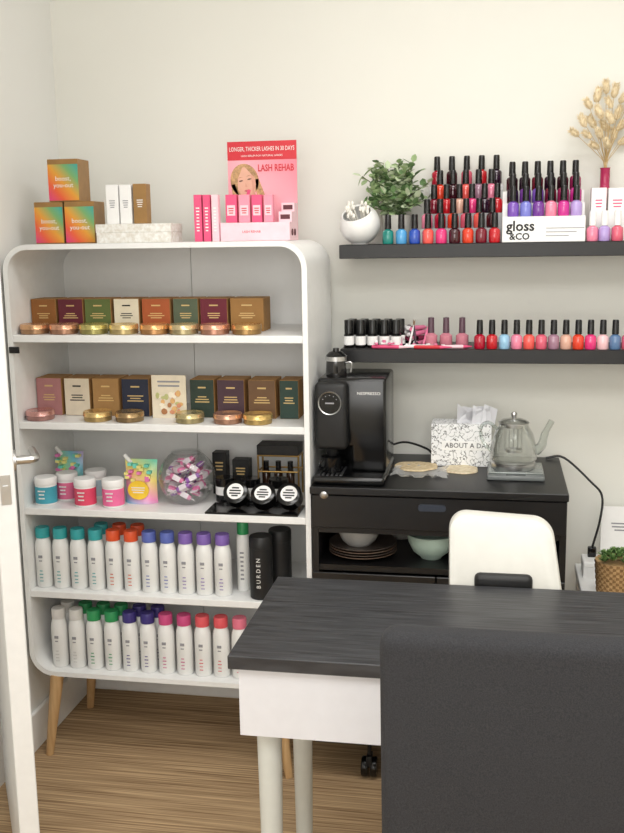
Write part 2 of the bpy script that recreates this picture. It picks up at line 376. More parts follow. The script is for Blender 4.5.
pouch(71,2.735,.085,.125,'pastel rainbow pouch at the back behind the white jars',PG,('pouch_pink',(232,120,150)))
pouch(142,2.655,.098,.125,'pastel rainbow pouch with yellow front beside glass bowl',gradient('pastel_rainbow_two',[(90,195,225),(244,150,195),(250,230,130),(120,215,180)],.3,.75),('pouch_yellow',(246,206,60)))
# glass bowl with sachets
GY=2.67; gx=XP(188,GY,Z3); rb=.0815
t=thing('glass_bowl','round clear glass fishbowl full of pink sachets on third shelf','bowl',(gx,GY,Z3+.0004))
pr=[(0,0)]+[(rb*math.sin(a),.0745-rb*math.cos(a)) for a in [R(25+ i*125/12) for i in range(13)]]
pr[1]=(pr[1][0],0.0); pin=[(max(0,r-.002),z+.002) for r,z in pr][::-1]
obj('bowl',lathe(NB(),pr+[(pr[-1][0]+.003,pr[-1][1]+.004)]+pin,seg=32),GLASS,t,w=False)
SCM=[mat('sachet_pink',(232,130,176),.35),mat('sachet_white',(244,232,238),.35),mat('sachet_violet',(160,100,184),.35)]
rnd=random.Random(5); k=0
for lay,(zz,rr,nn) in enumerate(((.024,.028,4),(.05,.042,6),(.077,.044,6),(.101,.034,5),(.118,.008,2))):
    for q in range(nn):
        a=2*math.pi*q/nn+lay*.6; 
        M=Matrix.Rotation(a+rnd.uniform(.9,2),4,'Z')@Matrix.Rotation(rnd.uniform(-.6,.6),4,'Y')@Matrix.Rotation(rnd.uniform(-.5,.5),4,'X')
        key='sach%d'%(k%3)
        if key not in CACHE:
            b=NB(); box(b,-.022,.022,-.0115,.0115,-.007,.007,0 if k%3<2 else 2,bev=.005)
            for sx in (-1,1): box(b,sx*.026-.006,sx*.026+.006,-.0115,.0115,-.001,.001,1)
            box(b,-.011,.011,-.0119,.0119,-.0074,.0074,1); CACHE[key]=tomesh('sachet',b,SCM)
        o=link('sachet',CACHE[key]); tag(o,'small pink and white wrapped sachet inside the glass bowl','sachet','sachets in the glass bowl')
        M.translation=Vector((gx+rr*math.cos(a),GY+rr*math.sin(a),Z3+.004+zz)); o.matrix_world=M; k+=1
# black tray + pomade tins
tx0,tx1=XP(207,2.58,Z3),XP(301,2.60,Z3)
solo('display_tray',box(NB(),tx0,tx1,2.556,2.66,Z3+.0004,Z3+.006,bev=.0015,seg=1),BLACKG,((tx0+tx1)/2,2.6,Z3+.0004),'flat glossy black tray under the round tins','tray')
def pom(px,Y,zb,el,lb,r_=.0345,h_=.036):
    z=zb+r_*math.cos(el)
    t=thing('pomade_tin',lb,'tin',(XP(px,Y,zb+.03),Y,z+.0005),'round black tins')
    M=Matrix.Rotation(R(90)-el,4,'X')
    obj('tin_body',lathe(NB(),[(0,0),(r_-.002,0),(r_,.002),(r_,h_-.002),(r_-.003,h_),(0,h_)],seg=28,M=M),BLACKG,t,w=False)
    obj('face_label',lathe(NB(),[(0,h_+.0002),(r_*.68,h_+.0002),(r_*.68,h_+.0008),(0,h_+.0008)],seg=28,M=M),PAPERW,t,w=False)
    b=NB()
    for zz,w in ((.01,.02),(.002,.032),(-.006,.032),(-.013,.018)):
        box(b,-w/2,w/2,zz-.002,zz+.002,h_+.0009,h_+.0014,M=M)
    obj('printed_text',b,INKK,t,w=False)
for i,(px,Y,el) in enumerate(((238,2.628,36),(265,2.612,46),(291,2.618,40))):
    pom(px,Y,Z3+.0062,R(el),'round black tin with white printed face, %s on the black tray'%['left one','middle one','right one'][i])
for i,px in enumerate((226,251,279)):
    Y=2.70; x=XP(px,Y,Z3)
    t=thing('black_jar','upright black jar with white band behind round tins, %s'%nth(i,3),'jar',(x,Y,Z3+.0004),'upright black jars')
    obj('jar_body',lathe(NB(),[(0,0),(.026,0),(.028,.002),(.028,.05),(0,.05)],seg=24),BLACKG,t,w=False)
    obj('label_band',lathe(NB(),[(.028,.022),(.0284,.022),(.0284,.046),(.028,.046)],seg=24),PAPERW,t,w=False)
    obj('lid',lathe(NB(),[(0,.0502),(.0285,.0502),(.0285,.068),(.027,.07),(0,.07)],seg=24),BLACKG,t,w=False)
for i,(px,Y,w,h,lb) in enumerate(((222,2.79,.042,.125,'tall matt black box standing against the glass bowl'),(243,2.79,.05,.105,'lower matt black box left of the gold wire rack'))):
    x=XP(px,Y,Z3); t=thing('black_box',lb,'box',(x,Y,Z3+.0004),'black boxes on third shelf')
    obj('carton',box(NB(),-w/2,w/2,-.02,.02,0,h,bev=.001,seg=1),BLACKM,t,w=False); obj('printed_text',linesbm(-w*.3,w*.3,-.0201,h*.55,h*.8,3),GOLD,t,w=False)
x0,x1=XP(259,2.76,Z3),XP(299,2.76,Z3); zt=Z3+.122
t=thing('wire_rack','small gold wire frame stand at right end of third shelf','rack',((x0+x1)/2,2.79,Z3+.0004))
GW=mat('gold_wire',(206,168,104),.3,metal=.9)
cs=[(x0,2.76),(x1,2.76),(x1,2.82),(x0,2.82)]
for (x,y) in cs: obj('post',tube(NB(),[(x,y,Z3+.0004),(x,y,zt)],.003),GW,t)
b=NB()
for z in (Z3+.075,zt):
    for i in range(4): tube(b,[(*cs[i],z),(*cs[(i+1)%4],z)],.0025)
obj('rails',b,GW,t)
solo('black_box',box(NB(),x0-.002,x1+.001,2.755,2.825,zt+.0032,zt+.032,bev=.001,seg=1),BLACKM,((x0+x1)/2,2.79,zt+.0032),'flat black box lying on top of the gold wire rack','box')
for i,px in enumerate((267,279,291)):
    x=XP(px,2.79,Z3); t=thing('dark_vial','small dark bottle inside the gold wire rack, %s'%['left one','middle one','right one'][i],'bottle',(x,2.79,Z3+.0004),'dark bottles in the rack')
    obj('body',lathe(NB(),[(0,0),(.0125,0),(.0125,.065),(.007,.075),(0,.075)]),mat('amber_glass',(58,38,26),.15),t,w=False); obj('cap',lathe(NB(),[(0,.0752),(.008,.0752),(.008,.1),(0,.1)]),CAPB,t,w=False)
# ---------------------------------------------------------------- top of the unit
ZT=UZ1
HOLO=gradient('holographic_card',[(220,64,130),(230,96,60),(226,160,60),(120,172,110),(56,164,160)],.5,.5,.3)
KD=mat('golden_card',(154,116,66),.45,var=.08)
def gbox(px0,px1,Y,Z,w_d,h,label):
    x0,x1=XP(px0,Y,Z),XP(px1,Y,Z); w=x1-x0; d=w_d
    t=thing('gift_box',label,'box',((x0+x1)/2,Y+d/2,Z+.0004),'holographic boxes on the unit',R(2))
    obj('carton',box(NB(),-w/2,w/2,-d/2,d/2,0,h,bev=.001,seg=1),KD,t,w=False)
    obj('front_panel',box(NB(),-w/2+.001,w/2-.001,-d/2-.001,-d/2+.0005,.003,h-.014),HOLO,t,w=False,label='pink, orange and turquoise holographic front')
    text('printed_text','boost,\nyou-out',.018,(0,-d/2-.0016,h*.46),INKW,t,w=False)
h1=ZP(202,-1.2,2.66)-ZT
gbox(36,64,2.66,ZT,.085,h1,'orange holographic gift box, lower left of the stack of three')
gbox(66,95,2.66,ZT,.085,h1,'orange holographic gift box, lower right of the stack of three')
gbox(49,79,2.66,ZT+h1+.0004,.085,h1,'orange holographic gift box on top of the other two')
x0,x1=XP(97,2.62,ZT),XP(171,2.62,ZT); hz=ZP(224,-1,2.62)-ZT
t=thing('flat_box','flat white speckled box under three small cartons','box',((x0+x1)/2,2.67,ZT+.0004))
TER=mat('speckled_card',(238,237,232),.55,c2=(214,208,196),scale=110)
obj('base',box(NB(),x0,x1,2.62,2.72,ZT+.0004,ZT+hz*.55),TER,t); obj('lid',box(NB(),x0-.0015,x1+.0015,2.6185,2.7215,ZT+hz*.55,ZT+hz,bev=.001,seg=1),TER,t)
for i,(a,e,c,cn,py) in enumerate(((107,119,PAPERW,'white',185),(120.5,132,PAPERW,'white',185),(134,147,KD,'golden brown',184))):
    Zb=ZT+hz; x0,x1=XP(a,2.64,Zb),XP(e,2.64,Zb); h=ZP(py,x0,2.64)-Zb; w=x1-x0
    t=thing('small_carton','slim %s carton, %s standing on the speckled box'%(cn,['left one','middle one','right one'][i]),'box',((x0+x1)/2,2.66,Zb+.0004),'slim cartons')
    obj('carton',box(NB(),-w/2,w/2,-.018,.018,0,h,bev=.0008,seg=1),c,t,w=False); obj('printed_text',linesbm(-w*.25,w*.25,-.0181,h*.4,h*.62,4),INKG if i<2 else INKW,t,w=False)
# pink promotional stand
PINK=mat('pink_card',(240,150,170),.5,var=.03); PALEP=mat('pale_pink_card',(246,206,214),.5,var=.02); REDC=mat('red_card',(206,44,56),.45,var=.03); HOTP=mat('hot_pink_card',(228,84,128),.45,var=.03)
Yh=2.77; x0,x1=XP(230,Yh,ZT),XP(298,Yh,ZT); zt=ZP(141,(x0+x1)/2,Yh); bx0,bx1=XP(221,2.66,ZT),XP(290,2.66,ZT); zb=ZP(223,bx0,2.66)
t=thing('promo_stand','pink and red cardboard stand with woman poster on the white unit','display stand',((x0+x1)/2,2.72,ZT+.0004))
b=NB(); box(b,bx0,bx1,2.66,Yh,ZT+.0004,zb); box(b,bx1-.036,bx1,2.69,Yh,zb,zb+.028); box(b,bx1-.036,bx1,2.728,Yh,zb+.028,zb+.052)
obj('tray',b,PALEP,t)
obj('tray_front',box(NB(),bx0,bx1,2.6585,2.66,ZT+.001,zb),mat('tray_pink',(246,206,214),.5),t)
text('printed_text','LASH REHAB',.009,(bx0+(bx1-bx0)*.45,2.6578,(ZT+zb)/2),REDC,t)
HOLE=mat('dark_hole',(96,56,62),.8)
for q in range(2): obj('hole',lathe(NB(),[(0,0),(.009,0),(.009,.002),(0,.002)],(bx1+.0002,2.69+.035*q,ZT+.022),16,M=Matrix.Rotation(R(90),4,'Y')),HOLE,t)
for q,(yy,zz) in enumerate(((2.6895,zb+.014),(2.7275,zb+.040))): obj('slot',box(NB(),bx1-.031,bx1-.005,yy-.0004,yy,zz-.006,zz+.006),HOLE,t)
obj('poster',box(NB(),x0,x1,Yh,Yh+.004,ZT+.0004,zt),gradient('poster_pink',[(240,140,156),(248,176,188),(236,110,130)],.5,.5),t)
obj('red_band',box(NB(),x0,x1,Yh-.0008,Yh,zt-.05,zt),REDC,t)
w=x1-x0; cx=(x0+x1)/2
text('printed_text','LONGER, THICKER LASHES IN 30 DAYS',.0165,(cx,Yh-.0012,zt-.021),INKW,t,width=w*.94)
text('printed_text','LASH SERUM FOR NATURAL LASHES',.007,(cx,Yh-.0012,zt-.039),INKW,t,width=w*.6)
text('printed_text','LASH REHAB',.026,(cx+w*.20,Yh-.0012,zt-.073),REDC,t,width=w*.52,bold=.02)
# picture of a woman on the poster
b=NB(); fx,fz=x0+w*.25,zt-.108
L=lambda k:Yh-.0009-.00012*k
TA=R(11); 
def tl(pts): return [(fx+(x-fx)*math.cos(TA)-(z-fz)*math.sin(TA),fz+(x-fx)*math.sin(TA)+(z-fz)*math.cos(TA)) for x,z in pts]
def fp(pts,k,m): prism(b,tl(pts),L(k),Yh,m)
fp(oval(fx-.001,fz+.003,.040,.046,28),0,0)
fp([(fx-.041,fz),(fx-.03,fz),(fx-.018,fz-.075),(fx-.032,fz-.085),(fx-.044,fz-.05)],0,0)
fp([(fx+.028,fz),(fx+.039,fz),(fx+.048,fz-.05),(fx+.046,fz-.08),(fx+.024,fz-.075)],0,0)
fp([(fx-.018,fz-.03),(fx+.02,fz-.03),(fx+.03,fz-.09),(fx-.02,fz-.09)],0,4)
face=[(0,-.048),(.010,-.045),(.020,-.034),(.027,-.014),(.029,.008),(.024,.028),(.012,.039),(-.006,.039),(-.02,.03),(-.028,.010),(-.027,-.012),(-.020,-.032),(-.010,-.045)]
fp([(fx+.001+q[0],fz+q[1]) for q in face],1,1)
fp([(fx+.029,fz+.008),(fx+.024,fz+.028),(fx+.019,fz+.008),(fx+.017,fz-.02),(fx+.012,fz-.042),(fx+.020,fz-.034),(fx+.027,fz-.014)],2,6)
fp([(fx-.028,fz+.004),(fx-.021,fz+.034),(fx+.004,fz+.047),(fx-.006,fz+.03),(fx-.019,fz+.012),(fx-.025,fz-.02)],3,0)
fp([(fx+.030,fz+.004),(fx+.024,fz+.034),(fx+.002,fz+.046),(fx+.012,fz+.032),(fx+.023,fz+.014)],3,0)
for s in (-1,1):
    ex=fx+.001+s*.0122; ez=fz+.004
    fp([(ex-.0065,ez-.0005),(ex-.003,ez+.0022),(ex+.003,ez+.0022),(ex+.0065,ez-.0005),(ex,ez-.0018)],4,2)
    fp([(ex-.008,ez+.0085),(ex-.001,ez+.0108),(ex+.008,ez+.0088),(ex,ez+.0092)],4,7)
fp([(fx+.0005,fz-.003),(fx+.004,fz-.014),(fx+.001,fz-.0155),(fx-.003,fz-.014)],4,6)
fp([(fx-.0085,fz-.0245),(fx-.003,fz-.0218),(fx+.001,fz-.0226),(fx+.005,fz-.0218),(fx+.0095,fz-.0245),(fx+.001,fz-.0295)],4,3)
for k in range(4):
    a0=(fx+.010+k*.0085,fz-.076+k*.003); a1=(fx+.002+k*.0095,fz-.037-k*.002); pw=.0035
    fp([(a0[0]-pw,a0[1]),(a0[0]+pw,a0[1]),(a1[0]+pw*.7,a1[1]),(a1[0],a1[1]+.005),(a1[0]-pw*.7,a1[1])],6+k,1 if k%2 else 6)
fp(rrect(fx+.004,fx+.044,fz-.09,fz-.066,.007,4),5,1)
fp([(fx-.020,fz-.064),(fx-.012,fz-.068),(fx+.011,fz-.026),(fx+.003,fz-.022)],11,5)
obj('portrait_print',b,[mat('print_hair',(186,148,104),.6,var=.35,scale=110),mat('print_skin',(226,176,152),.6,var=.04),mat('print_lash',(96,68,58),.6),mat('print_lip',(196,104,108),.6),mat('print_shade',(206,150,126),.6),HOTP,mat('print_blush',(216,160,138),.6),mat('print_brow',(176,128,98),.6)],t)
for i,(a,e) in enumerate(((226,237),(239,250),(252,262),(264,273))):
    Y=2.67; X0,X1=XP(a,Y,zb),min(XP(e,Y,zb),bx1-.037); h=ZP(195,X0,Y)-zb; ww=X1-X0
    q=thing('serum_box','small pink serum carton, %s in the row on the pink stand'%nth(i,4),'box',((X0+X1)/2,Y+.0125,zb+.0006),'serum cartons on the stand')
    obj('carton',box(NB(),-ww/2,ww/2,-.012,.012,0,h,bev=.0006,seg=1),HOTP if i%2==0 else PINK,q,w=False)
    obj('front_label',box(NB(),-ww*.36,ww*.36,-.0128,-.012,h*.25,h*.62),PALEP,q,w=False); obj('printed_text',linesbm(-ww*.25,ww*.25,-.0129,h*.3,h*.55,3),REDC,q,w=False)
for i,(a,e,py) in enumerate(((195,202.5,195),(204,211,195),(212.5,219,195))):
    Y=2.65; X0,X1=XP(a,Y,ZT),XP(e,Y,ZT); h=ZP(py,X0,Y)-ZT; ww=X1-X0
    q=thing('lash_tube_box','tall slim pink carton left of pink stand, %s'%nth(i,3),'box',((X0+X1)/2,Y+.012,ZT+.0004),'slim pink cartons')
    obj('carton',box(NB(),-ww/2,ww/2,-.012,.012,0,h,bev=.0006,seg=1),HOTP if i<2 else PALEP,q,w=False); obj('printed_text',linesbm(-ww*.25,ww*.25,-.0121,h*.2,h*.75,8),INKW,q,w=False)
# ---------------------------------------------------------------- black wall shelves
SY=2.785
ZU=ZP(245,XP(340,SY,1.47),SY); ZL=ZP(349,XP(337,SY,1.19),SY)
sx0=XP(339,SY,ZU)
for i,(z,lb) in enumerate(((ZU,'upper black floating wall shelf holding plants and nail polish'),(ZL,'lower black floating wall shelf holding a long polish row'))):
    solo('wall_shelf',box(NB(),sx0,.74,SY,BY-.0005,z-.038,z,bev=.0015,seg=1),BLACKW,(.15,SY,z-.038),lb,'shelf','black wall shelves')
PC={'teal':(20,130,120),'sky blue':(80,160,215),'royal blue':(40,80,180),'coral':(236,92,84),'hot pink':(230,56,126),'black cherry':(60,12,26),'orange red':(226,66,40),'burgundy':(120,18,40),'red':(196,26,38),'pink':(238,136,164),'pale pink':(242,196,200),'lilac':(180,156,216),'violet':(122,80,180),'blue lilac':(124,128,210),'magenta':(206,46,146),'purple':(116,56,150),'mauve':(164,124,144),'light blue':(152,198,228),'crimson':(176,18,48),'nude':(222,174,154),'steel blue':(92,124,164),'sage':(130,150,130),'rose':(220,96,120),'orange':(242,126,64),'green':(40,150,90),'berry':(156,36,88),'plum black':(44,18,40)}
def polish(px,Y,Z,cn,label,group,cap=None,k=1.0):
    t=thing('nail_polish',label,'nail polish',(XP(px,Y,Z),Y,Z+.0004),group)
    inst('bottle','npb'+cn,lambda:lathe(NB(),[(0,0),(.0138,0),(.0155,.003),(.0155,.031),(.0135,.036),(.008,.0395),(.0068,.041),(0,.041)],seg=20),mat('lacquer_'+cn,PC[cn],.12,var=.02,coat=.6),t)
    cm=cap or CAPB
    inst('cap','npc'+cm.name,lambda:lathe(NB(),[(0,.0411),(.0094,.0411),(.0086,.077),(.0072,.080),(0,.080)],seg=16),cm,t)
    return t
ROWS=[(388,['teal','sky blue','royal blue','coral','hot pink','black cherry','orange red','burgundy','red'],13.3),
      (427,['pink','crimson','orange red','rose','coral','black cherry'],13.0),
      (434,['burgundy','red','nude','hot pink','plum black','red'],12.6),
      (440,['orange red','black cherry','coral','mauve','pink'],12.8),
      (437,['crimson','black cherry','rose','red','plum black'],14.8)]
rk=NB(); rx0,rx1=XP(430,2.85,ZU),XP(503,2.85,ZU)
RN=['lowest','second','middle','fourth','topmost']
for r_,(p0,cols,pt) in enumerate(ROWS):
    Y=2.805+.0362*r_; Z=ZU+.0405*r_
    if r_: box(rk,XP(p0-7,Y,Z),XP(p0+pt*(len(cols)-1)+7,Y,Z),Y-.0178,Y+.0178,ZU+.0004,Z-.0002)
    for i,cn in enumerate(cols):
        polish(p0+pt*i,Y,Z,cn,'%s nail polish with black cap, %s in %s row of stepped rack'%(cn,nth(i,len(cols)),RN[r_]),'polishes on the stepped rack')
solo('polish_rack',rk,ACRY,((rx0+rx1)/2,2.87,ZU),'clear stepped acrylic rack under the red nail polishes','rack')
# second display
X0,X1=XP(502,2.795,ZU),XP(585,2.795,ZU); hb=ZP(217,X0,2.795)-ZU
t=thing('polish_display','white stepped display block with black brand lettering on upper shelf','display stand',((X0+X1)/2,2.85,ZU+.0004))
obj('front_block',box(NB(),X0,X1,2.795,2.836,ZU+.0004,ZU+hb,bev=.001,seg=1),PAPERW,t)
b=NB(); box(b,X0,X1,2.8365,2.875,ZU+.0004,ZU+hb+.036); box(b,X0,X1,2.8755,2.914,ZU+.0004,ZU+hb+.070); obj('rear_steps',b,PAPERW,t)
text('printed_text','gloss',.038,(X0+.048,2.7943,ZU+hb*.62),INKK,t,bold=.022); text('printed_text','&CO',.025,(X0+.046,2.7943,ZU+hb*.22),INKK,t,bold=.022)
b=NB()
for q in range(3): box(b,X0+.115,X0+.215-.02*q,2.7941,2.795,ZU+.036-.01*q,ZU+.038-.01*q)
obj('small_print',b,INKG,t)
DR=[(2.816,hb,['violet','blue lilac','purple','pink','magenta','lilac'],513),(2.8555,hb+.036,['plum black','purple','violet','burgundy','berry','magenta'],512.5),(2.8945,hb+.070,['black cherry','plum black','burgundy','plum black','black cherry','berry'],512)]
for r_,(Y,dz,cols,p0) in enumerate(DR):
    for i,cn in enumerate(cols):
        polish(p0+12.6*i,Y,ZU+dz,cn,'%s nail polish with black cap, %s in %s row of white display'%(cn,nth(i,len(cols)),['front','middle','rear'][r_]),'polishes on the white display')
WC=mat('white_cap',(238,236,234),.3)
for i,(px,cn) in enumerate(((592,'pink'),(604,'lilac'),(617,'rose'))):
    polish(px,2.807,ZU,cn,'%s nail polish with white cap right of lettered display, %s'%(cn,nth(i,3)),'white capped polishes',WC)
for i,(a,e) in enumerate(((590,605),(607,625))):
    x0,x1=XP(a,2.84,ZU),XP(e,2.84,ZU); h=ZP(188,x0,2.84)-ZU
    t=thing('white_carton','tall white carton behind white capped polishes, %s'%('left one' if i==0 else 'right one'),'box',((x0+x1)/2,2.86,ZU+.0004),'white cartons on upper shelf')
    obj('carton',box(NB(),x0,x1,2.84,2.88,ZU+.0004,ZU+h,bev=.001,seg=1),PAPERW,t); obj('printed_text',linesbm(x0+.01,x1-.01,2.8399,ZU+h*.62,ZU+h*.8,3),HOTP,t)
# vase and dried grass
VY=2.935; vx=XP(604,VY,ZU+.1); zv=ZP(168,vx,VY)
t=thing('bud_vase','slim dark pink bottle vase holding dried bunny tail grass','vase',(vx,VY,ZU+.0004))
hv=zv-ZU
obj('vase',lathe(NB(),[(0,0),(.026,0),(.03,.01),(.03,hv*.45),(.018,hv*.65),(.013,hv*.75),(.013,hv-.003),(.015,hv),(.0105,hv),(.010,hv*.7),(.0,hv*.4)],seg=24),mat('vase_pink',(176,48,90),.2),t,w=False)
HEAD=[mat('dried_tail',(238,222,188),.95,var=.1,scale=80),mat('dried_tail_dark',(224,202,162),.95,var=.1,scale=80)]; STK=mat('dried_stalk',(200,172,122),.8)
rnd=random.Random(11)
pts=[(575,133),(583,121),(588,104),(597,95),(605,87),(614,91),(622,98),(588,135),(599,112),(609,103),(618,113),(605,126),(614,134),(596,146),(628,108),(634,124),(624,141),(631,93),(592,122),(610,118),(600,134),(621,126),(608,144)]
for i,(px,py) in enumerate(pts):
    Y=VY+rnd.uniform(-.065,.03); X=XP(px,Y,1.8); Z=ZP(py,X,Y)
    q=thing('dried_grass_stem','beige dried bunny tail stem standing in the slim pink vase','dried grass',(vx,VY,zv-.03),'dried grass in the pink vase')
    P0=Vector((vx+rnd.uniform(-.003,.003),VY+rnd.uniform(-.003,.003),zv-.03)); P2=Vector((X,Y,Z)); P1=Vector((vx*.72+X*.28,VY*.72+Y*.28,zv+.4*(Z-zv)))
    cv=curve([P0,Vector((P0.x*.9+P1.x*.1,P0.y,zv+.01)),P1,P2],4); obj('stalk',tube(NB(),cv,.0008,5),STK,q)
    d=(P2-P1).normalized()+Vector((rnd.uniform(-.5,.5),rnd.uniform(-.3,.1),rnd.uniform(-.4,.1))); M=d.to_track_quat('Z','Y').to_matrix().to_4x4()
    b=NB(); k_=rnd.uniform(.75,1.1); pr=[(0,-.020*k_),(.0058*k_,-.016*k_),(.0086*k_,-.006*k_),(.0082*k_,.006*k_),(.0052*k_,.016*k_),(0,.021*k_)]; lathe(b,pr,P2,10,M=M) 
    for k2 in range(230):
        a=rnd.uniform(0,6.28); zz=rnd.uniform(-.019,.020)*k_; r0=.0086*k_*max(.12,1-(zz/.0225/k_)**2)**.5; rn=r0+rnd.uniform(.003,.0055); e=M@Vector((math.cos(a)*rn,math.sin(a)*rn,zz+.006)); s=M@Vector((math.cos(a)*r0*.8,math.sin(a)*r0*.8,zz))
        tube(b,[P2+s,P2+e],[.0006,.00015],3,k2%3==0)
    obj('seed_head',b,HEAD,q)
# white round pot with cotton buds
PY_=2.85; px_=XP(360,PY_,ZU); rr=.0575
t=thing('round_pot','white egg shaped pot with slanted opening on black shelf end','pot',(px_,PY_,ZU+.0004))
Mt=Matrix.Translation((0,0,rr*.97))@Matrix.Rotation(R(32),4,'X')@Matrix.Rotation(R(-10),4,'Y')
pr=[(rr*math.sin(R(a)),-rr*math.cos(R(a))) for a in range(0,133,12)]; pr[0]=(0,-rr); pi_=[(r*.93,z*.93) for r,z in pr][::-1]; pi_[-1]=(0,-rr*.93)
b=lathe(NB(),pr+pi_,seg=32,M=Mt); obj('shell',b,WHITE,t,w=False)
obj('foot',lathe(NB(),[(0,0),(.022,0),(.024,.004),(.018,.008),(0,.008)]),WHITE,t,w=False)
BUD=mat('cotton',(240,237,228),.9,bump=.3)
rnd=random.Random(2)
for i in range(24):
    a=rnd.uniform(0,6.28); r0=rnd.uniform(0,.022); s=Vector((math.cos(a)*r0,math.sin(a)*r0,-.025)); e=s+Vector((math.cos(a)*.014,math.sin(a)*.014,rnd.uniform(.064,.08)))
    b=NB(); tube(b,[Mt@s,Mt@e],.0022,6); ell(b,Mt@e,.0042,.0042,.0075)
    solo('cotton_bud',b,BUD,(px_,PY_,ZU+.0004),'thin white cotton bud sticking out of the round white pot','cotton bud','cotton buds in the pot',w=False)
# leafy plant
PLY=2.915; plx=XP(397,PLY,ZU); t=thing('potted_plant','leafy green potted plant behind the white pot on upper shelf','plant',(plx,PLY,ZU+.0004))
obj('pot',lathe(NB(),[(0,0),(.034,0),(.042,.075),(.044,.08),(.04,.08),(.036,.07),(0,.068)],seg=24),mat('pot_grey',(210,208,200),.5),t,w=False)
LEAF=[mat('leaf_green',(98,128,82),.5,var=.25,scale=25),mat('leaf_light',(158,180,132),.5,var=.2,scale=25),mat('leaf_pale',(200,212,180),.5,var=.15,scale=25)]
def leaf(bm,p,d,l,w,m,roll=0):
    d=d.normalized(); s=d.cross(Vector((0,0,1))); s=s.normalized() if s.length>.01 else Vector((1,0,0)); s=Matrix.Rotation(roll,3,d)@s; nn=s.cross(d).normalized()
    P=[p,p+d*l*.3+s*w*.45+nn*w*.12,p+d*l*.7+s*w*.4+nn*w*.1,p+d*l,p+d*l*.7-s*w*.4+nn*w*.1,p+d*l*.3-s*w*.45+nn*w*.12,p+d*l*.5]
    v=[bm.verts.new(q) for q in P]
    for a,bb,c in ((0,1,6),(1,2,6),(2,3,6),(3,4,6),(4,5,6),(5,0,6)):
        f=bm.faces.new((v[a],v[bb],v[c])); f.material_index=m
rnd=random.Random(21); st=NB(); lf=NB()
for i in range(52):
    a=rnd.uniform(0,6.28); sp=rnd.uniform(.02,.1)
    tip=Vector((math.cos(a)*sp,math.sin(a)*sp*.4-.014,rnd.uniform(.12,.235)-.5*max(0,sp-.05)))
    cv=curve([(0,0,.065),(tip.x*.35,tip.y*.35,.065+(tip.z-.065)*.6),tip],5); tube(st,cv,.0013,5)
    for k2 in range(3,len(cv)):
        for s in range(2):
            dd_=Vector((rnd.uniform(-1,1),rnd.uniform(-.9,.4),rnd.uniform(-.4,.9))); q=rnd.random(); leaf(lf,cv[k2],dd_,rnd.uniform(.022,.034),rnd.uniform(.016,.022),0 if q<.36 else (1 if q<.72 else 2),rnd.uniform(-.7,.7))
for v in lf.verts: v.co.y=min(v.co.y,BY-PLY-.004)
obj('stems',st,mat('stem_green',(90,100,60),.7),t,w=False); obj('foliage',lf,LEAF,t,w=False)
# ---------------------------------------------------------------- lower wall shelf
LOW=['crimson','red','light blue','pink','coral','rose','mauve','nude','orange red','hot pink','pale pink','steel blue','rose','berry']
for i,cn in enumerate(LOW):
    polish(479.5+12.3*i,2.81,ZL,cn,'%s nail polish with black cap, %s in single row on lower shelf'%(cn,nth(i,14)),'polishes in the lower shelf row')
for i in range(10):
    r_=i//5; px=349+11.8*(i%5)+r_*4; Y=2.825+.036*r_
    t=thing('gel_bottle','white labelled bottle with black cap, %s in %s row at shelf end'%(nth(i%5,5),['front','back'][r_]),'bottle',(XP(px,Y,ZL),Y,ZL+.0004),'black capped bottles on lower shelf')
    inst('body','glb',lambda:lathe(NB(),[(0,0),(.0138,0),(.0145,.002),(.0145,.036),(.011,.04),(0,.04)]),BLACKG,t)
    inst('label_band','gll',lambda:lathe(NB(),[(.0145,.008),(.0149,.008),(.0149,.033),(.0145,.033)]),PAPERW,t)
    inst('cap','glc',lambda:lathe(NB(),[(0,.0402),(.0128,.0402),(.0128,.076),(.0115,.079),(0,.079)]),CAPB,t)
for i,px in enumerate((431,446,462)):
    t=thing('base_coat_bottle','clear rosy bottle with dark plum cap left of polish row, %s'%nth(i,3),'bottle',(XP(px,2.85,ZL),2.85,ZL+.0004),'clear rosy bottles')
    obj('body',lathe(NB(),[(0,0),(.0165,0),(.018,.003),(.018,.033),(.008,.04),(0,.04)]),mat('rosy_liquid',(206,130,146),.12,coat=.5),t,w=False); obj('cap',lathe(NB(),[(0,.0402),(.0095,.0402),(.0085,.083),(0,.085)]),mat('plum_cap',(92,66,78),.3),t,w=False)
PENC=[('pink',HOTP),('white',PAPERW),('pale pink',PALEP),('red',REDC)]
for i,(pa,pb,Y0,Y1) in enumerate(((372,412,2.80,2.791),(404,440,2.806,2.818),(444,472,2.80,2.815),(414,452,2.793,2.792))):
    a=Vector((XP(pa,Y0,ZL),Y0,ZL+.0058)); e=Vector((XP(pb,Y1,ZL),Y1,ZL+.0058))
    t=thing('cosmetic_pen','slim %s cosmetic pen lying on the lower black shelf'%PENC[i][0],'pen',a,'pens on lower shelf')
    m_=a.lerp(e,.68); obj('barrel',tube(NB(),[a,a.lerp(e,.05),m_],[.004,.0052,.0052],10),PENC[i][1],t); obj('tip',tube(NB(),[m_,a.lerp(e,.75),e],[.0048,.0042,.0012],10),[HOTP,PALEP,PAPERW,HOTP][(i+1)%4],t)
BER=[mat('wrap_berry',(120,30,62),.35),mat('wrap_rose',(228,120,158),.35),mat('wrap_white',(240,236,236),.35),mat('wrap_plum',(70,44,60),.35)]
BN=['berry','rose','white','plum']
rnd=random.Random(9); k=0
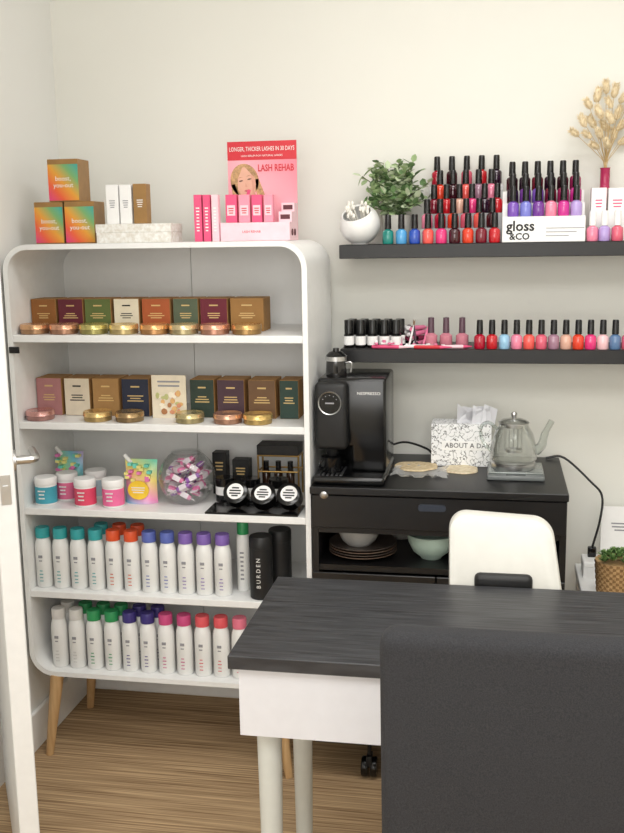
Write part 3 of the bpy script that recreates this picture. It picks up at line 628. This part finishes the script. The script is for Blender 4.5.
for lay,(nn,zz) in enumerate(((7,.0075),(6,.0215),(5,.0355),(4,.0495))):
    for q in range(nn):
        px=400+lay*2.0+q*4.1; Y=2.885+rnd.uniform(-.010,.008); b=NB()
        M=Matrix.Rotation(rnd.uniform(.75,2.4),4,'Z')@Matrix.Rotation(R(90)+rnd.uniform(-.12,.12),4,'Y')
        lathe(b,[(0,-.032),(.005,-.032),(.0068,-.022),(.0068,.02),(.0035,.03),(0,.03)],(0,0,0),12,m=[1,1,0,0,1],M=M)
        solo('mini_tube',b,[BER[k%4],BER[(k+2)%4] if k%3 else CAPB],(XP(px,Y,ZL),Y,ZL+.0014+zz),'%s mini tube in the heap, %s in its %s layer'%(BN[k%4],nth(q,nn),['bottom','second','third','top'][lay]),'tube','heap of mini tubes',w=False); k+=1
for i,(px,dx,c) in enumerate(((402,-.014,1),(409,.012,2),(416,-.008,3),(423,.014,1))):
    A=Vector((XP(px,2.833,ZL),2.833,ZL+.004)); B_=A+Vector((dx,.022,.058)); q=thing('nail_brush','thin %s handled nail brush leaning on the heap, %s'%(['','rose','white','plum'][c],nth(i,4)),'brush',A,'leaning nail brushes')
    obj('handle',tube(NB(),[A+Vector((0,0,.0)),A.lerp(B_,.65),B_],[.0028,.0032,.0016],8),BER[c],q); obj('bristle',tube(NB(),[B_,B_+(B_-A)*.25],[.0022,.0008],8),mat('bristle',(120,90,60),.8),q)
for i in range(9):
    px=[376,384,391,401,407,414,428,436,443][i]; Y=[2.793,2.80,2.793,2.82,2.822,2.824,2.828,2.826,2.80][i]
    M=Matrix.Rotation(rnd.uniform(0,3.1),4,'Z'); b=NB(); box(b,-.011,.011,-.0042,.0042,0,.006,0,bev=.002,M=M); box(b,-.004,.004,-.005,.005,.005,.012,1,bev=.001,M=M)
    solo('nail_clip',b,[BER[1+i%2],BER[2-i%2]],(XP(px,Y,ZL),Y,ZL+(.0125 if i in (0,1,2) else .0004)),'small loose pink and white nail clip lying among the pens','clip','loose nail clips',w=False)
# ---------------------------------------------------------------- black cabinet
CX0,CX1,CY0,CY1,CT=-.4785,.19,2.54,2.96,.843
cab=thing('black_cabinet','black wooden drawer cabinet on castors carrying the coffee machine','cabinet',((CX0+CX1)/2,2.72,0))
obj('worktop',box(NB(),CX0,CX1,CY0-.012,CY1,CT-.02,CT,bev=.002,seg=1),BLACKW,cab)
b=NB(); box(b,CX0+.003,CX0+.02,CY0+.002,CY1,.11,CT-.0205); box(b,CX1-.02,CX1-.003,CY0+.002,CY1,.11,CT-.0205)
box(b,CX0+.02,CX1-.02,CY1-.014,CY1-.002,.11,CT-.0205)
for z in (.715,.61,.11): box(b,CX0+.0205,CX1-.0205,CY0+.004,CY1-.015,z-.0,z+.016)
obj('carcass',b,BLACKW,cab)
dr=obj('drawer',box(NB(),CX0+.004,CX1-.004,CY0-.008,CY0+.0015,.732,CT-.023,bev=.0015,seg=1),mat('black_drawer',(20,19,20),.35,var=.12),cab)
p=atY(324,493,CY0-.008); obj('lock',lathe(NB(),[(0,0),(.011,0),(.0115,.002),(.009,.004),(.003,.0045),(0,.0045)],(p.x,CY0-.0081,p.z-.004),20,M=Matrix.Rotation(R(90),4,'X')),SILV,dr,label='round steel lock')
p=atY(432,508,CY0-.008); b=NB(); prism(b,rrect(p.x-.036,p.x+.036,p.z-.009,p.z+.009,.008,6),CY0-.0125,CY0-.0079); obj('handle',b,mat('handle_grey',(66,72,84),.3,metal=.4),dr,label='dark blue grey oval pull')
mid=(CX0+CX1)/2
for x0,x1,hx in ((CX0+.004,mid-.0015,mid-.03),(mid+.0015,CX1-.004,mid+.03)):
    d_=obj('cabinet_door',box(NB(),x0,x1,CY0-.008,CY0+.0015,.112,.606,bev=.0015,seg=1),MC['black_drawer'],cab)
    obj('knob',lathe(NB(),[(0,0),(.005,0),(.005,.008),(.01,.014),(.008,.018),(0,.018)],(hx,CY0-.0081,.5),14,M=Matrix.Rotation(R(90),4,'X')),SILV,d_)
cxl=atZ(368,783,0).x
for x in (cxl,CX1-.16):
    for y in (CY0+.03,CY1-.05):
        b=NB()
        for s in (-1,1): lathe(b,[(0,-.009),(.026,-.009),(.0285,-.005),(.0285,.005),(.026,.009),(0,.009)],(x+s*.013,y,.0287),18,M=Matrix.Rotation(R(90),4,'Y'))
        ca=obj('castor',b,BLACKG,cab,label='black twin wheel castor'); b=NB(); tube(b,[(x,y,.06),(x,y,.1095)],.006); box(b,x-.008,x+.008,y-.02,y+.02,.035,.068,bev=.004); obj('castor_stem',b,BLACKM,ca)
# crockery in the open compartment
ZC=.6262
px0=XP(363,2.65,ZC); pk=.9
for i in range(4):
    c=mat('plate_a',(112,92,78),.3) if i%2==0 else mat('plate_b',(78,68,62),.3)
    solo('plate',lathe(NB(),[(r*pk,z) for r,z in [(0,0),(.055,0),(.085,.006),(.105,.012),(.105,.014),(.083,.0085),(.055,.003),(0,.003)]],(px0,2.652,ZC+.0004+i*.0075),32),c,(px0,2.652,ZC+.0004+i*.0075),'brown plate in stack inside black cabinet, %s'%['bottom one','second from bottom','third from bottom','top one'][i],'plate','stacked brown plates')
def rib(bm,x,y,z,r,h,n=40):
    pr=[(r*.55,0),(r*.8,h*.3),(r*.95,h*.7),(r,h),(r*.94,h),(r*.88,h*.7),(r*.72,h*.3),(0,h*.12)]
    rings=[[bm.verts.new((x,y,z))]]
    for i,(q,zz) in enumerate(pr[:-1]):
        rings.append([bm.verts.new((x+(q*(1+(.03 if k%2 and i<4 else 0)))*math.cos(2*math.pi*k/n),y+(q*(1+(.03 if k%2 and i<4 else 0)))*math.sin(2*math.pi*k/n),z+zz)) for k in range(n)])
    rings.append([bm.verts.new((x,y,z+h*.12))])
    for i in range(len(rings)-1):
        A,B=rings[i],rings[i+1]
        for k in range(n):
            j=(k+1)%n
            if len(A)==1: bm.faces.new((A[0],B[k],B[j]))
            elif len(B)==1: bm.faces.new((A[k],A[j],B[0]))
            else: bm.faces.new((A[k],A[j],B[j],B[k]))
    return bm
zp=ZC+.0004+3*.0075+.0035
x=XP(359,2.65,zp); solo('ribbed_bowl',rib(NB(),x,2.652,zp,.058,.048),mat('bowl_grey',(190,188,184),.4),(x,2.652,zp),'pale grey ribbed bowl on top of the brown plates','bowl')
x=XP(400,2.80,ZC); solo('ribbed_bowl',rib(NB(),x,2.82,ZC+.0004,.06,.065),mat('bowl_cream',(218,212,202),.4),(x,2.82,ZC+.0004),'pale ribbed bowl at back between plates and green bowl','bowl')
x=XP(431,2.635,ZC)
solo('green_bowl',lathe(NB(),[(0,0),(.028,0),(.03,.004),(.05,.02),(.062,.045),(.066,.068),(.063,.069),(.058,.046),(.045,.022),(.02,.01),(0,.009)],(x,2.64,ZC+.0004),32),mat('bowl_green',(182,204,192),.3),(x,2.64,ZC+.0004),'pale green smooth bowl inside the black cabinet','bowl')
# ---------------------------------------------------------------- coffee machine: one body with projecting brew head
Yc=2.615; m0=max(XP(313,Yc,CT+.2),UX1+.0075); m1=XP(386,Yc,CT+.2); zc=lambda py:ZP(py,m0,Yc)
cf=thing('coffee_machine','black capsule coffee machine with silver ringed dial on cabinet','coffee machine',((m0+m1)/2,2.7,CT+.0004))
ztop=zc(378); zbase=CT+.0004; zh=zc(446); xs=m0+.094
def bbox(x0,x1,y0,y1,z0,z1,bv,seg=3): return box(NB(),x0,x1,y0,y1,z0,z1,bev=bv,seg=seg)
b=NB(); t_=NB(); prism(t_,[(m0+.004,zh),(xs,zh),(xs,zbase+.024),(m1,zbase+.024),(m1,ztop),(m0+.004,ztop)],Yc,2.82)
bmesh.ops.recalc_face_normals(t_,faces=list(t_.faces)); bmesh.ops.bevel(t_,geom=list(t_.edges),offset=.009,segments=3,affect='EDGES',profile=.5); merge(b,t_)
box(b,m0+.006,xs+.02,2.735,2.815,zbase+.026,zh+.02); obj('body',b,BLACKG,cf)
obj('brew_head',bbox(m0,xs-.006,Yc-.034,Yc+.03,zh-.004,ztop-.008,.014,4),BLACKM,cf)
b=NB(); lathe(b,[(0,0),(.012,0),(.016,.006),(.018,.026),(0,.026)],(m0+.042,Yc+.002,zh-.0255),18); obj('spout',b,BLACKM,cf)
obj('drip_tray',bbox(m0-.004,m1+.003,Yc-.066,2.82,zbase,zbase+.024,.009),BLACKG,cf)
b=NB()
for i in range(6): box(b,m0+.010+i*.012,m0+.016+i*.012,Yc-.055,Yc+.05,zbase+.024,zbase+.0255)
obj('drip_grid',b,mat('dark_steel',(110,110,112),.35,metal=.8),cf)
p=atY(326,403,Yc-.035); Mx_=Matrix.Rotation(R(90),4,'X'); dz_=p.z; dx_=m0+.043; dy=Yc-.0342
dl=obj('dial',lathe(NB(),[(0,0),(.028,0),(.028,.005),(0,.005)],(dx_,dy,dz_),28,M=Mx_),BLACKG,cf)
obj('dial_ring',lathe(NB(),[(.0288,0),(.0313,0),(.0323,.003),(.031,.0065),(.0288,.0055)],(dx_,dy,dz_),36,M=Mx_),SILV,dl,label='silver ring around dial')
b=NB()
for i in range(5):
    a=R(30+30*i); lathe(b,[(0,0),(.0014,0),(.0014,.0008),(0,.0008)],(dx_+.021*math.cos(a),dy-.0051,dz_+.021*math.sin(a)),8,M=Mx_)
box(b,dx_-.012,dx_+.012,dy-.0059,dy-.0051,dz_-.002,dz_+.002); obj('dial_marks',b,INKG,dl)
text('printed_text','NESPRESSO',.011,((xs+m1)/2+.001,Yc-.0008,zc(393)),INKW,cf,width=.062)
cxu=m0+.042; cyu=Yc-.012
b=NB(); lathe(b,[(0,0),(.024,0),(.026,.003),(.030,.042),(.027,.042),(.023,.006),(0,.005)],(cxu,cyu,zbase+.0257),24)
cup=thing('coffee_cup','small black cup under the spout of the coffee machine','cup',(cxu,cyu,zbase+.0257)); obj('cup_body',b,BLACKG,cup)
obj('cup_handle',tube(NB(),curve([(cxu-.018,cyu-.0205,zbase+.040),(cxu-.026,cyu-.034,zbase+.044),(cxu-.026,cyu-.034,zbase+.060),(cxu-.018,cyu-.022,zbase+.064)],4),.003),BLACKG,cup)
tx_,ty_=m0+.046,Yc+.06
obj('bean_tank',lathe(NB(),[(0,0),(.028,0),(.029,.004),(.027,.04),(0,.04)],(tx_,ty_,ztop+.0002),22),mat('smoke_plastic',(30,29,29),.1,coat=.5),cf)
obj('tank_band',lathe(NB(),[(.0272,.0402),(.029,.0402),(.029,.052),(.0272,.052)],(tx_,ty_,ztop+.0002),22),SILV,cf,label='chrome band')
obj('tank_lid',lathe(NB(),[(0,.0405),(.0268,.0405),(.0268,.055),(.018,.064),(.009,.066),(.008,.074),(0,.075)],(tx_,ty_,ztop+.0002),22),BLACKG,cf)
b=NB(); tube(b,curve([(tx_+.026,ty_,ztop+.034),(tx_+.042,ty_,ztop+.034),(tx_+.040,ty_,ztop+.008)],4),.003); obj('tank_handle',b,SILV,cf)
# cable behind machine
b=tube(NB(),curve([(m1-.02,2.83,CT+.05),(m1+.03,2.87,CT+.055),(m1+.09,2.90,CT+.03),(m1+.12,2.905,CT+.0045),(m1+.2,2.91,CT+.0045)],6),.0032); solo('power_cord',b,BLACKM,(m1,2.88,CT+.001),'short black power cord behind the coffee machine','cord')
# flat woven pieces on crumpled clear wrap
DOI=mat('straw_mat',(222,204,168),.85,c2=(194,170,130),scale=120,bump=.6); DOI2=mat('straw_mat_pale',(232,220,192),.85,c2=(208,188,154),scale=120,bump=.6)
def doily(px,py,r,z,m,lb,grp='flat cream pieces'):
    p=atZ(px,py,z); b=NB(); n=48; rn=random.Random(px)
    ph=[rn.uniform(0,6.28) for _ in range(3)]
    rad=[r*(1+.07*math.sin(2*2*math.pi*i/n+ph[0])+.05*math.sin(3*2*math.pi*i/n+ph[1])+.03*math.sin(7*2*math.pi*i/n+ph[2])) for i in range(n)]
    c=b.verts.new((0,0,.005)); a=[b.verts.new((rad[i]*math.cos(2*math.pi*i/n),rad[i]*math.sin(2*math.pi*i/n),0)) for i in range(n)]
    a2=[b.verts.new((v.co.x*.97,v.co.y*.97,.0045)) for v in a]; c0=b.verts.new((0,0,0))
    for i in range(n):
        j=(i+1)%n; b.faces.new((a[i],a[j],a2[j],a2[i])); b.faces.new((a2[i],a2[j],c)); b.faces.new((a[j],a[i],c0))
    solo('straw_mat',b,m,(p.x,p.y,z),lb,'mat',grp,w=False)
p=atZ(420,473,CT); b=NB(); rnd=random.Random(4); NX,NY=12,7; WX,WY=.15,.12
gr=[[b.verts.new((p.x-WX/2+WX*i/(NX-1)+rnd.uniform(-.006,.006),p.y-WY/2+WY*j/(NY-1)+rnd.uniform(-.006,.006),CT+.0006+(rnd.uniform(0,.002) if 0<j<NY-1 and 1<i<NX-2 else rnd.uniform(.0,.012)))) for j in range(NY)] for i in range(NX)]
for i in range(NX-1):
    for j in range(NY-1): b.faces.new((gr[i][j],gr[i+1][j],gr[i+1][j+1],gr[i][j+1]))
solo('clear_wrap',b,mat('clear_wrap',(232,232,230),.15,alpha=.45),(p.x,p.y,CT+.0004),'crumpled clear wrapping under the flat cream pieces','wrapping')
doily(416,467,.058,CT+.003,DOI,'flat woven cream piece nearer the coffee machine'); doily(460,470,.05,CT+.0005,DOI2,'paler flat cream piece nearer the scale')
# gift box with tissue
Y=2.81; x0,x1=XP(431,Y,CT),XP(491,Y,CT); h=ZP(424,x0,Y)-CT
t=thing('patterned_box','white gift box with black floral print and label behind teapot','box',((x0+x1)/2,2.85,CT+.0004))
FLO=mat('floral_card',(238,237,234),.6,scale=70)
cr=FLO.node_tree.nodes['Color Ramp'].color_ramp
while len(cr.elements)<6: cr.elements.new(.5)
for i,(ps,v) in enumerate(((.0,.87),(.475,.87),(.492,.03),(.508,.03),(.525,.87),(1,.87))): cr.elements[i].position=ps; cr.elements[i].color=(v,v,v,1)
obj('carton',box(NB(),x0,x1,Y,2.90,CT+.0004,CT+h,bev=.001,seg=1),FLO,t)
lz=ZP(445,x0,Y); obj('front_label',box(NB(),x0+.03,x1-.002,Y-.0012,Y+.0002,lz-.013,lz+.013),PAPERW,t); text('printed_text','ABOUT A DAY',.02,((x0+x1)/2+.018,Y-.0018,lz),INKK,t,width=x1-x0-.042)
b=NB(); rnd=random.Random(8)
for i in range(12):
    cx=x0+.09+rnd.uniform(0,.075); a=rnd.uniform(-.5,.5); 
    v=[b.verts.new(q) for q in ((cx-.02,2.84+rnd.uniform(-.02,.02),CT+h-.004),(cx+.02,2.85+rnd.uniform(-.02,.02),CT+h-.004),(cx+.025+a*.03,2.85+rnd.uniform(-.025,.025),CT+h+rnd.uniform(.02,.05)),(cx-.012+a*.03,2.84+rnd.uniform(-.02,.02),CT+h+rnd.uniform(.03,.058)))]; b.faces.new(v)
solo('tissue_paper',b,mat('tissue',(206,206,210),.8),(x1-.04,2.85,CT+h-.004),'crumpled grey tissue paper sticking out of the floral box','tissue')
# scale + teapot
p0=atZ(487,481,CT); sx0_=p0.x; sx1_=XP(545,p0.y,CT); sy=p0.y+.006
t=thing('kitchen_scale','flat grey kitchen scale under the glass teapot','scale',((sx0_+sx1_)/2,sy+.075,CT+.0004))
obj('base',box(NB(),sx0_,sx1_,sy,sy+.15,CT+.0004,CT+.014,bev=.004),mat('scale_grey',(110,114,114),.35),t)
obj('platform',box(NB(),sx0_+.003,sx1_-.003,sy+.02,sy+.148,CT+.0142,CT+.019,bev=.0015),mat('scale_plate',(150,156,154),.2,metal=.5),t)
obj('display',box(NB(),sx0_+.05,sx1_-.05,sy+.006,sy+.017,CT+.0138,CT+.0148),BLACKG,t)
zt_=CT+.0194; tx,ty=XP(513,sy+.08,zt_),sy+.08
tp=thing('glass_teapot','clear glass teapot with steel lid standing on grey scale','teapot',(tx,ty,zt_))
obj('warmer_base',lathe(NB(),[(0,0),(.058,0),(.060,.003),(.060,.016),(.056,.019),(0,.019)],seg=32),SILV,tp,w=False)
GT=glass('teapot_glass',(252,253,252),.22)
obj('pot_body',lathe(NB(),[(0,.0195),(.057,.0195),(.064,.027),(.062,.060),(.052,.096),(.040,.116),(.041,.122),(.038,.122),(.038,.116),(.050,.095),(.060,.060),(.061,.029),(0,.022)],seg=32),GT,tp,w=False)
ld=obj('lid',lathe(NB(),[(0,.1225),(.040,.1225),(.041,.125),(.032,.133),(.012,.138),(0,.138)],seg=28),GT,tp,w=False); obj('lid_rim',lathe(NB(),[(.036,.123),(.0415,.123),(.0415,.1265),(.036,.1265)],seg=28),SILV,ld,w=False); obj('lid_knob',lathe(NB(),[(0,.1382),(.006,.1382),(.009,.149),(.006,.154),(0,.155)],seg=16),SILV,ld,w=False)
b=NB(); lathe(b,[(.0225,.045),(.024,.045),(.024,.052),(.0225,.052)],seg=24); lathe(b,[(.0225,.112),(.0245,.112),(.0245,.12),(.0225,.12)],seg=24)
for i in range(12): a=2*math.pi*i/12; tube(b,[(.0235*math.cos(a),.0235*math.sin(a),.05),(.0235*math.cos(a),.0235*math.sin(a),.114)],.0006,4)
obj('infuser',b,SILV,tp,w=False)
obj('spout',tube(NB(),curve([(.058,-.006,.048),(.075,-.008,.066),(.083,-.009,.098),(.100,-.01,.134)],5),[.014]*3+[.0125]*4+[.0105]*4+[.0085]*5,14),glass('spout_glass',(240,243,241),.35),tp,w=False)
obj('handle',tube(NB(),curve([(-.044,.0,.106),(-.068,.012,.122),(-.088,.018,.108),(-.084,.016,.07),(-.06,0,.045)],5),.005,10),glass('handle_glass',(236,240,238),.35),tp,w=False)
# right hand cable
b=NB()
pp=[Vector((CX1-.04,2.93,CT+.0045)),Vector((CX1+.012,2.93,CT+.006)),atY(591,482,2.9),atY(602,496,2.88),atY(600,520,2.86),atY(592,548,2.86)]
tube(b,curve(pp,6),.0034)
t=thing('charging_cable','black cable looping down right of the black cabinet','cable',pp[0]); obj('cord',b,BLACKM,t); b=NB(); 
e=pp[-1]; box(b,e.x-.012,e.x+.012,e.y-.01,e.y+.01,e.z-.03,e.z+.004,bev=.004); obj('plug',b,BLACKG,t)
# ---------------------------------------------------------------- white side table with plant
sp=atZ(583,599,.53); s0=max(sp.x,CX1+.006); ST=.53; sY0=2.56
t=thing('side_table','low white side table right of the black cabinet','table',(s0+.2,2.73,0))
obj('tabletop',box(NB(),s0,s0+.42,sY0,2.93,ST-.022,ST,bev=.002,seg=1),WHITE,t)
for x in (s0+.02,s0+.4):
    for y in (sY0+.02,2.90): obj('leg',box(NB(),x-.016,x+.016,y-.016,y+.016,0,ST-.0225,bev=.002,seg=1),WHITE,t)
x0,x1=XP(582,2.84,ST),XP(597,2.84,ST); h=ZP(558,x0,2.84)-ST
x0=max(x0,s0+.002)
t=thing('storage_box','small white box below the hanging cable plug','box',((x0+x1)/2,2.84,ST+.0004)); obj('base',box(NB(),x0,x0+.06,2.80,2.88,ST+.0004,ST+h*.7),WHITE,t); obj('lid',box(NB(),x0-.001,x0+.061,2.799,2.881,ST+h*.7,ST+h,bev=.002,seg=1),WHITE,t)
x0=XP(601,2.90,ST+.1); h=ZP(507,x0,2.90)
t=thing('leaflet_stand','white upright leaflet card behind the wicker plant pot','card',(x0+.07,2.91,ST+.0004)); obj('card',box(NB(),x0,x0+.15,2.908,2.912,ST+.0004,h),PAPERW,t); obj('foot',box(NB(),x0+.03,x0+.12,2.893,2.927,ST+.0003,ST+.006),PAPERW,t); obj('printed_text',linesbm(x0+.025,x0+.125,2.908,h-.075,h-.045,3),INKG,t)
wx=XP(616,2.66,ST); wr=.057; hw=ZP(560,wx,2.66)-ST
t=thing('wicker_plant','small green succulent in a brown wicker pot on white table','plant',(wx,2.66,ST+.0004))
b=NB(); n=40; rows=13; rings=[]
for i in range(rows+1):
    z=hw*i/rows; r0=wr*(.86+.14*i/rows); rings.append([b.verts.new(((r0+(.003 if (k+i)%2 else -.0015))*math.cos(2*math.pi*k/n),(r0+(.003 if (k+i)%2 else -.0015))*math.sin(2*math.pi*k/n),z)) for k in range(n)])
for i in range(rows):
    for k in range(n): j=(k+1)%n; f=b.faces.new((rings[i][k],rings[i][j],rings[i+1][j],rings[i+1][k])); f.material_index=(i+k)%2
b.faces.new(rings[0]); inn=[b.verts.new((v.co.x*.9,v.co.y*.9,v.co.z-.006)) for v in rings[-1]]
for k in range(n): j=(k+1)%n; b.faces.new((rings[-1][k],rings[-1][j],inn[j],inn[k]))
b.faces.new(inn); obj('wicker_pot',b,[mat('wicker',(200,166,118),.75,c2=(172,136,90),scale=110),mat('wicker_dark',(156,120,76),.8,c2=(122,90,54),scale=110)],t,w=False)
b=NB(); rnd=random.Random(31)
for rz in range(13):
    a0=2.4*rz; q0=.0118*math.sqrt(rz); cxr,cyr=math.cos(a0)*q0,math.sin(a0)*q0; czr=hw+.018*(1-(q0/.045)**2)-.004
    for lay in range(3):
        for k in range(6):
            a=2*math.pi*k/6+lay*.5+rz; el=.35+lay*.42; d=Vector((math.cos(a)*math.cos(el)+cxr*6,math.sin(a)*math.cos(el)+cyr*6,math.sin(el)+.25)); leaf(b,Vector((cxr,cyr,czr+.002*lay)),d,.022-.002*lay,.0105,(lay+rz)%2,0)
obj('foliage',b,[mat('succulent_a',(90,124,70),.5),mat('succulent_b',(136,168,104),.5)],t,w=False)
# ---------------------------------------------------------------- manicure table
TX0,TX1,TY0,TY1,TZ=-.470,.70,1.652,2.085,.75
mt=thing('manicure_table','white table with black wood grain top in front of the shelves','table',((TX0+TX1)/2,(TY0+TY1)/2,0))
TOPM=mat('black_wood_grain',(66,67,70),.42,c2=(30,30,33),scale=4,stretch=(2,40,8),bump=.25)
obj('tabletop',box(NB(),TX0,TX1,TY0,TY1,TZ-.026,TZ,bev=.0015,seg=1),TOPM,mt)
i_=.016; TW=mat('table_white',(216,216,220),.4,var=.015)
b=NB(); box(b,TX0+i_,TX1-i_,TY0+i_,TY0+i_+.018,.588,TZ-.0265); box(b,TX0+i_,TX1-i_,TY1-i_-.018,TY1-i_,.588,TZ-.0265)
box(b,TX0+i_,TX0+i_+.018,TY0+i_+.0185,TY1-i_-.0185,.588,TZ-.0265); box(b,TX1-i_-.018,TX1-i_,TY0+i_+.0185,TY1-i_-.0185,.588,TZ-.0265); box(b,TX0+i_+.019,TX1-i_-.019,TY0+i_+.019,TY1-i_-.019,.589,.599); obj('apron',b,TW,mt)
LG=mat('leg_grey_white',(200,202,196),.45,var=.02)
for x in (TX0+.060,TX1-.060):
    for y in (TY0+.064,TY1-.05): obj('leg',lathe(NB(),[(0,0),(.017,0),(.024,.588),(0,.588)],(x,y,0),24),LG,mt)
# ---------------------------------------------------------------- white stool
sx,sy_=XP(504,2.15,.85),2.31
st=thing('salon_stool','white padded swivel stool with low back between table and cabinet','stool',(sx,sy_,0))
LEA=mat('cream_leather',(224,222,214),.45,var=.02,bump=.1)
zt=ZP(516,sx,2.15); b=NB()
po=[]
for (x,z) in rrect(-1,1,-1,1,.34,8): po.append((x*(.111+.014*(1-z)/2),z))
hb_=.21; n=len(po)
prof=[(.90,-.026),(.975,-.022),(1,-.012),(1,.012),(.975,.022),(.90,.026)]
rings=[[b.verts.new((sx+x*s-.009*z*s,2.15+yy+.05*(z*s*.5+.5)-.03-.012*(x*s/.12)**2,zt-hb_/2+z*s*hb_/2-.05*x*s)) for x,z in po] for s,yy in prof]
for i in range(len(rings)-1):
    for k in range(n): j=(k+1)%n; b.faces.new((rings[i][k],rings[i][j],rings[i+1][j],rings[i+1][k]))
b.faces.new(rings[0]); b.faces.new(rings[-1]); bk=obj('backrest',b,LEA,st)
bz=ZP(580,sx,2.12); b=NB(); box(b,sx-.062,sx+.062,2.089,2.118,bz-.020,bz+.020,bev=.012,seg=3); br=obj('back_bracket',b,BLACKM,st,label='black plastic bracket')
b=NB(); tube(b,curve([(sx,2.106,bz-.015),(sx,2.10,.56),(sx,2.14,.47),(sx,2.23,.452)],5),.014,10); obj('back_bar',b,BLACKM,st)
obj('seat',lathe(NB(),[(0,.455),(.14,.455),(.155,.465),(.16,.49),(.15,.515),(.12,.522),(0,.524)],(sx,sy_,0),32),LEA,st)
obj('column',lathe(NB(),[(0,.08),(.028,.08),(.028,.25),(.015,.25),(.015,.44),(.05,.45),(0,.4545)],(sx,sy_,0),20),SILV,st)
for k in range(5):
    a=R(-90+72*k); d=Vector((math.cos(a),math.sin(a),0)); e=Vector((sx,sy_,0))+d*.165
    l_=obj('base_arm',tube(NB(),[Vector((sx,sy_,.095))+d*.02,e+Vector((0,0,.075))],[.017,.012],10),SILV,st)
    b=NB(); M=Matrix.Rotation(a,4,'Z')@Matrix.Rotation(R(90),4,'X'); 
    for s in (-1,1): lathe(b,[(0,-.007),(.023,-.007),(.025,-.003),(.025,.003),(.023,.007),(0,.007)],e+Vector((-math.sin(a),math.cos(a),0))*s*.011+Vector((0,0,.0252)),16,M=M)
    tube(b,[e+Vector((0,0,.025)),e+Vector((0,0,.07))],.006); obj('castor',b,BLACKM,l_)
# ---------------------------------------------------------------- client chair
chx0=XP(379,1.275,.95); chw=.46; chx1=chx0+chw; cz=ZP(633,chx0+.03,1.275)
ch=thing('upholstered_chair','dark charcoal fabric chair in the foreground, back towards viewer','chair',((chx0+chx1)/2,1.5,0))
FAB=mat('charcoal_fabric',(49,49,52),.95,c2=(33,33,35),scale=520,bump=.4)
b=NB(); box(b,chx0,chx1,-.03,.03,.44,cz,bev=.022,seg=4)
for v in b.verts:
    u=(v.co.x-(chx0+chx1)/2)/(chw/2); v.co.y+=1.302-.012*u*u+.012-.03*(v.co.z-.44)/.5+.02
obj('backrest',b,FAB,ch)
obj('seat',box(NB(),chx0-.005,chx1+.005,1.345,1.76,.41,.50,bev=.025,seg=4),FAB,ch)
for x in (chx0+.03,chx1-.03):
    for y,dy in ((1.36,-.03),(1.72,.0)): obj('leg',tube(NB(),[(x,y+dy,0),(x,y,.415)],[.013,.019],12),BLACKM,ch)
# ---------------------------------------------------------------- lights
def area(name,loc,sx_,sy2,pw,rot=(0,0,0),col=(1,.995,.985)):
    l=bpy.data.lights.new(name,'AREA'); l.shape='RECTANGLE'; l.size=sx_; l.size_y=sy2; l.energy=pw; l.color=col
    o=bpy.data.objects.new(name,l); C.objects.link(o); o.location=loc; o.rotation_euler=rot
area('ceiling_panel_light',(.1,.1,2.6),1.5,1.0,36); area('ceiling_panel_light',(.15,1.75,2.6),1.2,.6,19)
area('rear_fill_light',(-.1,FY+.03,1.55),1.8,1.3,28,rot=(R(90),0,0),col=(1,1,1))  # added fill lamp behind the camera, brightens the shelf interiors; no window modelled
wd=bpy.data.worlds.new('world'); S.world=wd; wd.use_nodes=True; wd.node_tree.nodes['Background'].inputs[0].default_value=(.9,.92,1,1); wd.node_tree.nodes['Background'].inputs[1].default_value=.3
